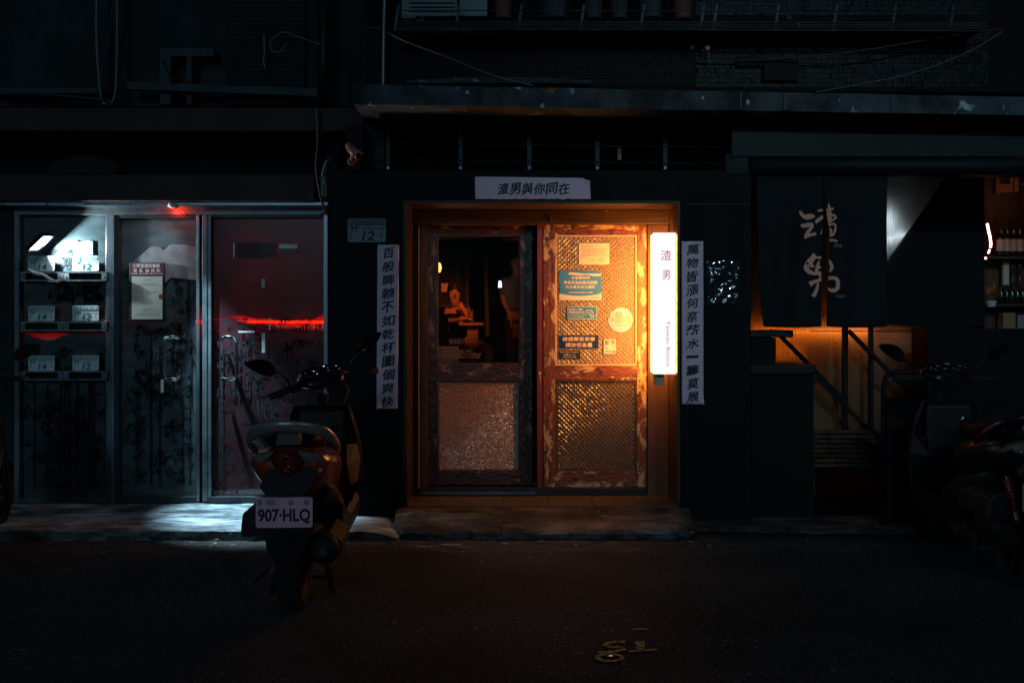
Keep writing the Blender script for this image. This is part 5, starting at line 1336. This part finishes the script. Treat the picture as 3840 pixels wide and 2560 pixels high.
skin_mesh('dress', k2, [('pel','wai'),('wai','che'),('pel','hiA'),('pel','hiB')], {'pel':.15,'wai':.125,'che':(.145,.115),'hiA':.105,'hiB':.105}, 'pel', 'black_cloth', wo_)
st = thing('bar_stool', (PX(1712,Yw), Yw+.1, .45), 'round bar stool under the seated person', 'stool')
zs = PZ(1312,Yw)
MB().lathe([(.16,0),(.18,.02),(.18,.05),(.16,.06)], (PX(1712,Yw),Yw+.1,zs-.06), 'z', 18).build('seat','wood_dark',st)
for q in range(4):
    a = R(45+90*q); MB().bar((PX(1712,Yw)+.1*math.cos(a),Yw+.1+.1*math.sin(a),zs-.06),(PX(1712,Yw)+.2*math.cos(a),Yw+.1+.2*math.sin(a),.45),.03,.03).build('leg','wood_dark',st)
# standing person
Ym = 5.7; w = lambda px,py,dy=0: P(px,py,Ym+dy)
mo = thing('person', (PX(1940,Ym), Ym, .45), 'person in a grey shirt standing with one arm hanging, striped cloth at the hip', 'person')
hc2 = w(1940,985)
V = {'pel':w(1938,1185),'wai':w(1938,1140),'che':w(1938,1075),'nek':w(1939,1030),'jaw':w(1939,1005,-.02),'hd':hc2,'top':hc2+Vector((0,0,.08)),
     'shA':w(1896,1052),'elA':w(1886,1120),'wrA':w(1915,1186,-.12),'shB':w(1980,1052),'elB':w(1992,1122),'wrB':w(1985,1188,-.1),
     'hiA':w(1920,1205),'knA':w(1918,1330,-.03),'anA':w(1916,1450,.02),'toA':w(1914,1462,-.15),'hiB':w(1956,1205),'knB':w(1958,1330,-.03),'anB':w(1960,1450,.02),'toB':w(1963,1462,-.15)}
E = [('pel','wai'),('wai','che'),('che','nek'),('nek','jaw'),('jaw','hd'),('hd','top'),('che','shA'),('shA','elA'),('elA','wrA'),('che','shB'),('shB','elB'),('elB','wrB'),
     ('pel','hiA'),('hiA','knA'),('knA','anA'),('anA','toA'),('pel','hiB'),('hiB','knB'),('knB','anB'),('anB','toB')]
rad = {'pel':(.15,.11),'wai':(.14,.10),'che':(.17,.11),'nek':.06,'jaw':.07,'hd':(.08,.095),'top':.062,'shA':.065,'elA':.045,'wrA':.031,'shB':.065,'elB':.045,'wrB':.031,
       'hiA':.095,'knA':.062,'anA':.042,'toA':.035,'hiB':.095,'knB':.062,'anB':.042,'toB':.035}
fingers(V,E,rad,'wrA',(.2,-.2,-1),(.2,1,0),(1,0,0),'A',.4); fingers(V,E,rad,'wrB',(-.2,-.2,-1),(.2,1,0),(-1,0,0),'B',.4)
body = skin_mesh('body', V, E, rad, 'pel', 'skin', mo); head_parts(body, hc2, (.1,-1,0), bun=False)
k2 = {k:V[k] for k in ('pel','wai','che','shA','shB')}; k2['pel'] = w(1938,1158); k2['col'] = w(1939,1046); k2['slA'] = V['shA'].lerp(V['elA'],.85); k2['slB'] = V['shB'].lerp(V['elB'],.85)
skin_mesh('shirt', k2, [('pel','wai'),('wai','che'),('che','col'),('che','shA'),('che','shB'),('shA','slA'),('shB','slB')], {'pel':(.165,.125),'wai':(.165,.125),'che':(.185,.14),'col':.10,'shA':.092,'shB':.092,'slA':.078,'slB':.078}, 'wai', 'shirt_grey', mo)
k2 = {k:V[k] for k in ('pel','hiA','knA','hiB','knB','anA','anB')}
skin_mesh('trousers', k2, [('pel','hiA'),('hiA','knA'),('knA','anA'),('pel','hiB'),('hiB','knB'),('knB','anB')], {'pel':(.165,.125),'hiA':.108,'knA':.08,'anA':.07,'hiB':.108,'knB':.08,'anB':.07}, 'pel', 'black_cloth', mo)
ap = MB()
def ap_pt(u, v): p = w(1922+36*u, 1190+80*v, -.15-.03*math.sin(math.pi*u)); return (p.x, p.y-.02*math.sin(v*16), p.z)
ap.sheet(ap_pt, 12, 40); ap.build('hip_cloth','apron_cloth',mo,solid=.006,smooth=True)
fl = thing('unseen_lamp', (PX(1990,5.0), 5.0, 2.35), 'unseen amber fill lamp above the standing person', 'lamp')  # unseen fill lamp that lights the standing person
fl.name = 'overhead_fill'
MB().lathe([(.03,.08),(.05,.0)], (PX(1990,5.0),5.0,2.45), 'z', 12, False).build('can','dark_iron',fl)
l_ = bpy.data.lights.new('overhead_fill_bulb','POINT'); l_.energy = .9; l_.color = (1,.34,.10); l_.shadow_soft_size = .04
lo = bpy.data.objects.new('overhead_fill_bulb',l_); C.objects.link(lo); lo.parent = fl; lo.location = (0,0,.08)

# ------------------------------------------------------------------ street lamp across the lane
sx, sy, sz = 3.4, -9.2, 5.2
sl = thing('street_lamp', (sx+.9, sy-.6, 0), 'cold street lamp on a steel pole across the lane', 'street lamp')
MB().tube([(sx+.9,sy-.6,0),(sx+.9,sy-.6,4.6),(sx+.75,sy-.5,5.1),(sx+.2,sy-.13,5.3),(sx,sy,5.28)], [.07,.05,.045,.04,.04], 12).build('pole','steel_dull',sl,smooth=True)
MB().box(sx-.35,sx+.15,sy-.12,sy+.12,sz+.03,sz+.12).build('lamp_head','steel_dark',sl,bevel=.02)
MB().box(sx-.30,sx+.05,sy-.08,sy+.08,sz+.008,sz+.029).build('led_panel','street_led',sl)
l_ = bpy.data.lights.new('street_lamp_beam','SPOT'); l_.energy = 420; l_.color = (.60,.86,1.0); l_.spot_size = R(42); l_.spot_blend = .8; l_.shadow_soft_size = .12
lo = bpy.data.objects.new('street_lamp_beam',l_); C.objects.link(lo); lo.parent = sl
pos = Vector((sx-.12, sy, sz-.02)); lo.location = pos - sl.location; lo.rotation_euler = (Vector((2.6,-.7,3.25))-pos).to_track_quat('-Z','Y').to_euler()
# ------------------------------------------------------------------ scooters (local: y forward, x right, origin under the rear axle)
def scooter(name, loc, yaw, label, body_m, detail=True, turn=20, lean=0.0, group=None):
    root = thing(name, (0,0,0), label, 'scooter', group)
    def B(mb, n, m, parent=root, **k): return mb.build(n, m, parent, **k)
    def wheel(y, r, w, nm):
        prof = [(r-.055,-w*.42),(r-.03,-w*.5),(r-.008,-w*.34),(r,0),(r-.008,w*.34),(r-.03,w*.5),(r-.055,w*.42)]
        t = MB().lathe(prof, (0,y,r), 'x', 36, False); wo = B(t, nm, 'rubber', smooth=True)
        rm_ = MB().lathe([(r-.052,-w*.40),(r-.07,-w*.36),(r-.07,w*.36),(r-.052,w*.40)], (0,y,r), 'x', 30, False); B(rm_,'rim','dark_iron',wo,smooth=True)
        for k in range(5):
            a = 2*math.pi*k/5; B(MB().bar((0,y,r),(0,y+(r-.06)*math.cos(a),r+(r-.06)*math.sin(a)),.05,.03,up=(1,0,0)),'spoke','dark_iron',wo)
        return wo
    wheel(0, .235, .115, 'wheel'); wheel(1.26, .235, .10, 'wheel')
    # tyre tread grooves read from behind
    def ring(y, zc, w, ht, hb, k, n=24, e=2.6):
        out = []
        for i in range(n):
            a = 2*math.pi*i/n; c, s = math.cos(a), math.sin(a)
            x = w*math.copysign(abs(c)**(2/e), c); z = math.copysign(abs(s)**(2/e), s)
            z = z*(ht if z > 0 else hb)
            if z < 0: x *= 1-k*(-z/hb)
            out.append(Vector((x, y, zc+z)))
        return out
    # painted rear cowl
    B(MB().loft([ring(-.255,.735,.105,.05,.06,.35), ring(-.235,.735,.150,.070,.11,.40), ring(-.17,.735,.185,.085,.16,.45), ring(-.05,.725,.200,.09,.19,.42), ring(.12,.70,.205,.10,.20,.35), ring(.32,.66,.190,.12,.21,.25), ring(.46,.60,.165,.15,.22,.2), ring(.55,.54,.13,.15,.2,.2)]), 'rear_cowl', body_m, smooth=True)
    B(MB().loft([ring(.0,.60,.150,.06,.14,.3), ring(.2,.55,.160,.08,.18,.3), ring(.5,.45,.165,.10,.16,.2), ring(.62,.40,.17,.06,.10,.1)]), 'under_cowl', 'black_plastic', smooth=True)
    # seat
    B(MB().loft([ring(-.16,.835,.09,.03,.04,.1), ring(-.08,.845,.135,.045,.05,.1), ring(.12,.845,.145,.05,.05,.1), ring(.25,.815,.14,.05,.05,.1), ring(.45,.80,.125,.055,.05,.1), ring(.60,.77,.085,.04,.05,.1)]), 'seat', 'seat_vinyl', smooth=True)
    # dark centre panel under the tail light
    yb = -.262
    B(MB().prism([(-.075,.735),(-.02,.70),(.03,.70),(.085,.745),(.150,.70),(.115,.635),(.055,.575),(-.07,.575),(-.12,.64),(-.105,.69)], yb-.006, yb+.05), 'tail_panel', 'black_plastic', bevel=.006)
    B(MB().box(-.045,.045,yb-.03,yb-.007,.590,.612), 'plate_lamp', 'moto_dark', bevel=.005)
    # tail light: faceted red lens
    poly = [(-.070,.765),(-.045,.815),(-.005,.828),(.045,.818),(.085,.765),(.060,.725),(.008,.690),(-.045,.725)]
    tl = MB(); c = (0.008,.765); yo = yb-.035
    tl.add([(x,yb-.008,z) for x,z in poly]+[(c[0]+(x-c[0])*.6,yo,c[1]+(z-c[1])*.6) for x,z in poly]+[(x,yb+.03,z) for x,z in poly],
           [(i,(i+1)%8,8+(i+1)%8,8+i) for i in range(8)]+[tuple(range(8,16))]+[(i,16+i,16+(i+1)%8,(i+1)%8) for i in range(8)])
    tlo = B(tl, 'tail_light', 'red_lens')
    if detail:
        fc = MB(); rng = random.Random(2)
        for k in range(46):
            a = rng.uniform(0,6.28); rr = .055*math.sqrt(rng.random()); x, z = c[0]+rr*math.cos(a), c[1]+rr*math.sin(a)-.004; s = rng.uniform(.005,.010)
            n_ = Vector((rng.uniform(-.5,.5),0,rng.uniform(-.5,.5)))
            fc.add([(x-s,yo-.002,z-s),(x+s,yo-.002,z-s),(x+s,yo-.002,z+s),(x-s,yo-.002,z+s),(x+n_.x*s,yo-.002-s*.9,z+n_.z*s)], [(0,1,4),(1,2,4),(2,3,4),(3,0,4)])
        B(fc, 'lens_facets', 'red_lens', tlo, kind='stuff')
    for s in (-1,1):
        ts = MB(); pl_ = [(s*.085,.770),(s*.050,.818),(s*.105,.808),(s*.155,.785),(s*.178,.755),(s*.13,.752)]
        ya = [yb-.006,yb-.004,yb+.015,yb+.05,yb+.085,yb+.03]
        ts.add([(x,y-.012,z) for (x,z),y in zip(pl_,ya)]+[(x,y+.05,z) for (x,z),y in zip(pl_,ya)], [tuple(range(6)),tuple(range(11,5,-1))]+[(i,6+i,6+(i+1)%6,(i+1)%6) for i in range(6)])
        B(ts, 'turn_signal', 'clear_lens')
    # grab rail arch
    gp = [(-.205,.06,.775),(-.212,-.05,.815),(-.19,-.15,.868),(-.14,-.215,.905),(-.06,-.245,.922),(0,-.25,.926),(.06,-.245,.922),(.14,-.215,.905),(.19,-.15,.868),(.212,-.05,.815),(.205,.06,.775)]
    L = []
    for i in range(len(gp)-1):
        for k in range(4):
            t = k/4; q = [gp[max(i-1,0)],gp[i],gp[i+1],gp[min(i+2,len(gp)-1)]]
            L.append(Vector([.5*((2*q[1][d])+(-q[0][d]+q[2][d])*t+(2*q[0][d]-5*q[1][d]+4*q[2][d]-q[3][d])*t*t+(-q[0][d]+3*q[1][d]-3*q[2][d]+q[3][d])*t**3) for d in range(3)]))
    L.append(Vector(gp[-1]))
    gr = B(MB().tube(L, [.011+.005*math.sin(math.pi*i/(len(L)-1)) for i in range(len(L))], 12, 1.9, True, (0,-.35,.94)), 'grab_rail', 'moto_silver' if detail else 'moto_dark', smooth=True)
    B(MB().loft([[Vector((x,y,z)) for x,y,z in r_] for r_ in ([(-.045,-.24,.915),(.045,-.24,.915),(.045,-.20,.925),(-.045,-.20,.925)],[(-.06,-.19,.83),(.06,-.19,.83),(.06,-.12,.85),(-.06,-.12,.85)])]), 'rail_bracket', 'moto_silver', gr, bevel=.004)
    B(MB().lathe([(.014,0),(.014,-.004),(.009,-.007)], (.152,-.225,.715), 'y', 18), 'badge', 'steel')
    # number plate
    pz = .535; ph, pw = .070, .130
    pts = [p for cx,cz,a0 in ((pw-.012,pz+ph-.012,0),(-pw+.012,pz+ph-.012,90),(-pw+.012,pz-ph+.012,180),(pw-.012,pz-ph+.012,270)) for p in [(cx+.012*math.cos(R(a0+q*22.5)),cz+.012*math.sin(R(a0+q*22.5))) for q in range(5)]]
    Yp = -.315
    npl = B(MB().prism(pts, Yp, Yp+.003), 'number_plate', 'moto_plate' if detail else 'plate_dim')
    if detail:
        tm = MB(); vs_, fs_ = glyphs('907·HLQ', .035)
        xs = [v[0] for v in vs_]; ys = [v[1] for v in vs_]
        tm.add([(-.120+.240*(x-min(xs))/(max(xs)-min(xs)), Yp-.0015, pz-.052+.070*(y-min(ys))/(max(ys)-min(ys))) for x,y in vs_], fs_)
        B(tm, 'plate_lettering', 'ink', npl)
        for k,(x,rx) in enumerate(((-.112,.012),(-.060,.024),(.030,.014),(.104,.016))):
            sm = MB(); n = 14
            sm.add([(x+rx*(1 if k!=3 else .8)*math.cos(2*math.pi*i/n)*(1+.55*noise.noise(Vector((i*.9,k,1.5)))), Yp-.0012, pz+.047+.015*math.sin(2*math.pi*i/n)) for i in range(n)], [tuple(range(n))])
            B(sm, 'plate_smudge', 'plate_smudge', npl)
    B(MB().box(-.06,.06,-.311,-.25,.50,.60), 'plate_holder', 'black_plastic')
    # mud flap with reflector
    mf = B(MB().add([(-.10,-.30,.465),(.085,-.30,.465),(.095,-.28,.36),(.03,-.265,.285),(-.015,-.265,.28),(-.085,-.28,.35)]+[(-.10,-.285,.465),(.085,-.285,.465),(.095,-.265,.36),(.03,-.25,.285),(-.015,-.25,.28),(-.085,-.265,.35)],
           [(0,1,2,3,4,5),(11,10,9,8,7,6)]+[(i,6+i,6+(i+1)%6,(i+1)%6) for i in range(6)]), 'mud_flap', 'black_plastic')
    B(MB().box(-.060,.050,-.3085,-.301,.405,.450), 'reflector', 'black_gloss', mf, bevel=.003)
    B(MB().bar((0,-.29,.40),(0,-.05,.52),.10,.02), 'flap_stay', 'black_plastic')
    # engine, air box, shock, muffler, stand
    B(MB().loft([ring(-.06,.27,.10,.07,.08,.2), ring(.10,.30,.12,.10,.10,.2), ring(.40,.30,.13,.10,.10,.2), ring(.55,.32,.10,.06,.06,.2)]), 'engine', 'dark_iron', smooth=True)
    B(MB().loft([[Vector((x,y,z)) for x,z in ((-.235,.40),(-.225,.50),(-.19,.53),(-.12,.53),(-.12,.395),(-.215,.39))] for y in (-.16,.22)]), 'air_box', 'black_plastic', bevel=.01)
    sp_ = [Vector((-.105+.020*math.cos(k*.9), -.20+.0015*k, .44+.0022*k+.0)) + Vector((0,.020*math.sin(k*.9),0)) for k in range(70)]
    sh_ = B(MB().tube(sp_, .0055, 6), 'shock_spring', 'red_spring', smooth=True); B(MB().tube([(-.105,-.21,.40),(-.105,-.09,.62)], .012, 8), 'shock_rod', 'steel_dull', sh_)
    mu = B(MB().tube([(.175,-.27,.345),(.175,-.25,.345),(.17,-.1,.335),(.165,.16,.325),(.15,.22,.32)], [.058,.068,.074,.070,.045], 20, 1.0), 'muffler', 'dark_iron', smooth=True)
    B(MB().lathe([(.020,-.012),(.020,.01),(.016,.01),(.016,-.012)], (.175,-.28,.345), 'y', 14), 'tail_pipe', 'steel_dull', mu)
    B(MB().loft([[Vector((x,y,z)) for x,z in ((.19,.42),(.248,.375),(.252,.33),(.243,.33),(.235,.37),(.19,.405))] for y in (-.20,.14)]), 'heat_shield', 'black_plastic', mu, bevel=.004)
    for s in (-1,1): B(MB().bar((s*.09,.30,.26),(s*.16,.22,.012),.025,.02), 'stand_leg', 'dark_iron')
    B(MB().bar((-.16,.22,.10),(.16,.22,.10),.02,.018), 'stand_bar', 'dark_iron')
    B(MB().bar((-.13,-.02,.20),(-.20,-.06,.15),.018,.016), 'kick_pedal', 'dark_iron')
    # floor board and side skirts
    B(MB().loft([ring(.50,.30,.185,.035,.05,.1,16), ring(.75,.29,.195,.03,.05,.1,16), ring(1.0,.32,.20,.04,.06,.1,16)]), 'floor_board', 'black_plastic', smooth=True)
    for s in (-1,1):
        B(MB().loft([[Vector((s*x,y,z)) for x,z in pp_] for y,pp_ in ((.30,((.17,.50),(.198,.46),(.20,.34),(.17,.27))),(.62,((.18,.38),(.205,.34),(.205,.27),(.18,.22))),(.95,((.20,.42),(.222,.38),(.215,.29),(.19,.24))))]), 'side_skirt', 'moto_dark', smooth=False, bevel=.006)
    # leg shield
    prof = [(.925,.150,.165),(.86,.172,.182),(.75,.200,.212),(.60,.218,.228),(.46,.214,.224),(.34,.195,.205),(.28,.17,.18)]
    rings = []
    for z, wi, wo2 in prof:
        yc = .93+.14*(.925-z)/.65*.6; row = []
        for k in range(13):
            u = -1+2*k/12; row.append(Vector((wo2*u, yc+.13*(1-u*u)**.8, z)))
        for k in range(12,-1,-1):
            u = -1+2*k/12; row.append(Vector((wi*u, yc-.012+.10*(1-u*u), z)))
        rings.append(row)
    B(MB().loft(rings), 'leg_shield', 'black_plastic', smooth=False)
    for s in (-1,1):
        B(MB().tube([(s*.160,.930,.928),(s*.180,.945,.86),(s*.211,.965,.75),(s*.228,.995,.60),(s*.224,1.02,.46),(s*.205,1.045,.34)], .0055, 8), 'shield_edge', 'steel_dull' if detail else 'moto_dark', smooth=True)
        B(MB().loft([[Vector((s*x,y,z)) for x,y,z in r_] for r_ in ([(.205,.945,.70),(.150,.90,.70),(.150,.90,.695)],[(.224,.965,.60),(.155,.86,.60),(.155,.86,.59)],[(.214,.985,.47),(.17,.93,.47),(.17,.93,.46)])]), 'inner_panel', 'moto_silver_warm' if detail else 'moto_dark')
    B(MB().box(-.14,.14,.90,.95,.55,.90), 'glove_box', 'black_plastic', bevel=.02)
    B(MB().lathe([(.026,0),(.026,-.004),(.020,-.006)], (.085,.899,.80), 'y', 18), 'bag_hook', 'black_gloss')
    # front: apron, fender, fork
    B(MB().loft([ring(1.02,.60,.20,.30,.30,.3), ring(1.14,.62,.16,.26,.28,.4), ring(1.22,.62,.07,.20,.22,.4)]), 'front_apron', body_m, smooth=True)
    B(MB().tube([(0,1.06,.36),(0,1.18,.50),(0,1.30,.52),(0,1.44,.44),(0,1.52,.32)], [.05,.075,.075,.065,.03], 14, .55), 'front_fender', body_m, smooth=True)
    for s in (-1,1): B(MB().tube([(s*.065,1.26,.235),(s*.065,1.12,.62)], .018, 10), 'fork_leg', 'steel_dull')
    B(MB().tube([(0,1.10,.55),(0,.99,.98)], .032, 12), 'steering_stem', 'black_plastic')
    # handlebar unit, turned
    pv = Vector((0,.98,1.00)); up_ = Vector((0,0,.045)); rot = Matrix.Rotation(R(turn),3,'Z') @ Matrix.Rotation(R(-lean),3,'Y')
    def T(p): return pv + up_ + rot @ (Vector(p)-pv)
    def Tm(mb): mb.v = [T(v) for v in mb.v]; return mb
    hs = []
    cov = MB().loft([[Vector((x,y,z)) for x,y,z in r_] for r_ in (
        [(-.02+.0,.90,.985)]*1 + [(0.02,.90,.985),(.02,.90,.99),(-.02,.90,.99)],
        [(-.10,.885,.985),(.10,.885,.985),(.10,.90,1.06),(-.10,.90,1.06)],
        [(-.165,.93,.98),(.165,.93,.98),(.14,.95,1.085),(-.14,.95,1.085)],
        [(-.19,.99,.98),(.19,.99,.98),(.15,1.02,1.105),(-.15,1.02,1.105)],
        [(-.15,1.08,.98),(.15,1.08,.98),(.12,1.09,1.10),(-.12,1.09,1.10)],
        [(-.07,1.15,1.0),(.07,1.15,1.0),(.06,1.14,1.07),(-.06,1.14,1.07)])])
    hc_ = B(Tm(cov), 'handlebar_cover', 'moto_dark', subsurf=2, smooth=True)
    # instrument oval with three rings
    def disc(cx, cy, rx, ry, zf, n=28): return [Vector((cx+rx*math.cos(2*math.pi*k/n), cy+ry*math.sin(2*math.pi*k/n), zf+ (cy+ry*math.sin(2*math.pi*k/n)-.955)*.42)) for k in range(n)]
    dp = MB().loft([disc(0,.965,.135,.065,1.070), disc(0,.965,.125,.058,1.082)]); dash = B(Tm(dp), 'dashboard', 'black_gloss', hc_, smooth=False)
    for cx, cy, rx, ry in ((0,.972,.050,.036),(-.073,.952,.040,.026),(.073,.952,.040,.026)):
        B(Tm(MB().tube(disc(cx,cy,rx,ry,1.0845)+[disc(cx,cy,rx,ry,1.0845)[0]], .0028, 6)), 'gauge_ring', 'chrome', dash)
        B(Tm(MB().add(disc(cx,cy,rx*.95,ry*.95,1.0842), [tuple(range(28))])), 'gauge_face', 'gauge', dash)
    for s in (-1,1):
        B(Tm(MB().tube([(s*.14,.99,1.01),(s*.22,.965,1.015),(s*.345,.925,1.01)], [.016,.018,.018], 12)), 'grip', 'rubber', hc_, smooth=True)
        B(Tm(MB().tube([(s*.17,1.03,1.015),(s*.24,1.035,1.018),(s*.33,1.00,1.012),(s*.37,.975,1.008)], [.008,.007,.006,.008], 8)), 'brake_lever', 'steel', hc_, smooth=True)
        B(Tm(MB().box(s*.19-.03,s*.19+.03,.955,1.01,.995,1.04)), 'switch_box', 'black_plastic', hc_, bevel=.006)
        B(Tm(MB().tube([(s*.19,1.0,1.03),(s*.215,.99,1.09),(s*.27,.985,1.135),(s*.315,.985,1.15)], .007, 8)), 'mirror_stem', 'black_plastic', hc_, smooth=True)
        mp_ = []
        for k in range(20):
            a = 2*math.pi*k/20; x = .092*math.cos(a); z = .046*math.sin(a)*(1-.45*math.cos(a))
            mp_.append((s*(.355+x*.95), .985+.0, 1.185 + z - x*-.40))
        mr = MB(); mr.loft([[Vector((x,y-.004,z)) for x,y,z in mp_], [Vector((s*.355+(x-s*.355)*.8,y+.028,1.185+(z-1.185)*.8)) for x,y,z in mp_]])
        mo_ = B(Tm(mr), 'mirror', 'black_plastic', hc_, smooth=False)
        B(Tm(MB().add([(s*.355+(x-s*.355)*.9,y-.0055,1.185+(z-1.185)*.9) for x,y,z in mp_], [tuple(range(20))])), 'mirror_glass', 'gauge', mo_)
    if detail:
        for q, (x, dz) in enumerate(((-.10,.0),(.12,.01),(.02,-.01))):
            B(MB().tube([T((x*1.3,1.02,1.03)), (x*1.2,1.06,.99+dz), (x,1.03,.93), (x*.6,.99,.86), (x*.4,.97,.80)], .0045, 6), 'control_cable', 'cable', hc_, smooth=True)
        for x in (-.055,.055): B(MB().lathe([(.007,0),(.007,-.003)], (x,yb-.0065,.672), 'y', 10), 'screw', 'black_gloss')
        wh = [c for c in root.children if c.name.startswith('wheel')][0]
        for k in range(44):
            t0, t1 = R(-60+k*4), R(-55+k*4); r = .2345
            for s in (-1,1): B(MB().bar((s*.008,-r*math.cos(t0),.235-r*math.sin(t0)),(s*.044,-(r-.010)*math.cos(t1),.235-(r-.010)*math.sin(t1)),.007,.006), 'tread_block', 'rubber', wh)
    root.location = loc; root.rotation_euler = (0, 0, R(yaw))
    return root
g = G(1085, 2290)
sc1 = scooter('scooter', (g.x+.03, g.y, .012), 3.0, 'orange and black scooter with plate 907 HLQ parked before the glass doors', 'moto_orange', True, 32, 11)
sc2 = scooter('scooter', (-3.42, -1.95, .012), 2.0, 'dark scooter half hidden beside the mail slot panel', 'moto_dark', False, 5, 0)
sc3 = scooter('scooter', (2.70, -2.0, .012), -2.0, 'dark scooter parked before the open bar front', 'moto_dark', False, 8, 0)
# hoop rail by the bar
hp = MB().tube([P(3312,1990,-.55),P(3313,1450,-.55),P(3322,1412,-.55),P(3350,1396,-.55),P(3470,1392,-.55),P(3500,1410,-.55),P(3508,1450,-.55),P(3508,1990,-.55)], .017, 10).build('bike_hoop', 'dark_iron', smooth=True, label='black steel hoop rail beside the parked dark scooter', cat='rail')
MB().pbox(3326,1492,3500,1960,-.54,-.50).build('hoop_panel', 'umber_box', label='dark board filling the steel hoop', cat='board')

# ------------------------------------------------------------------ fallen leaves
def leaf(px, py, z, size, m, label, curl=.4):
    g = G(px, py, z); rng = random.Random(int(px*7+py)); a = rng.uniform(0,6.28); d = Vector((math.cos(a),math.sin(a),0)); s = Vector((-d.y,d.x,0)); v = []
    prof = [(-1,0),(-.6,.34),(-.1,.5),(.5,.36),(1,0),(.5,-.36),(-.1,-.5),(-.6,-.34)]
    for u, w_ in prof: v.append(g+d*u*size+s*w_*size+Vector((0,0,.006+curl*size*(abs(w_)+.4*u*u))))
    mid = g+Vector((0,0,.005)); v.append(mid)
    MB().add(v, [(i,(i+1)%8,8) for i in range(8)]).build('fallen_leaf', m, label=label, cat='leaf', group='fallen leaves')
for a,b,z,s,m in ((2134,2019,.004,.014,'leaf_yellow'),(2214,2019,.004,.022,'leaf_yellow'),(2262,2013,.004,.015,'leaf_yellow'),(2066,2079,.012,.013,'leaf_yellow'),(2070,2016,.004,.010,'leaf_yellow')):
    leaf(a,b,z,s,m,'small yellow fallen leaf in the gutter before the doorway')
for a,b,z,s,m in ((2244,1920,.13,.016,'leaf_yellow'),(1966,1957,.09,.010,'leaf_brown'),(1972,1898,.14,.010,'leaf_yellow')):
    leaf(a,b,z,s,m,'tiny fallen leaf on the worn concrete door step')
leaf(2590,2003,.03,.035,'leaf_yellow','larger yellow leaf at the end of the door step',.6); leaf(2582,1990,.03,.028,'leaf_brown','curled brown leaf at the end of the door step',.8)
for a,b,s in ((1530,1859,.018),(1548,1858,.012),(1560,1857,.014),(1578,1856,.016)): leaf(a,b,.155,s,'leaf_brown','small brown leaf in the corner of the tiled threshold',.6)
leaf(1882,1856,.155,.034,'leaf_brown','brown curled leaf standing on the tiles by the door track',1.3)
for a,b,s in ((190,2042,.03),(228,2040,.02),(340,2033,.035),(305,2045,.02),(495,2037,.02),(548,2042,.022),(815,2027,.022),(806,2050,.024)): leaf(a,b,.004,s,'leaf_brown','dry pale leaf at the foot of the kerb by the glass shop',.5)
for a,b,s in ((90,2087,.022),(138,2107,.018),(245,2101,.012),(775,2103,.016),(285,2290,.014)): leaf(a,b,.013,s,'leaf_brown','dry pale leaf lying on the dark asphalt',.4)
leaf(372,1886,.10,.022,'leaf_brown','pale dry leaf against the glass shop sill',.6)
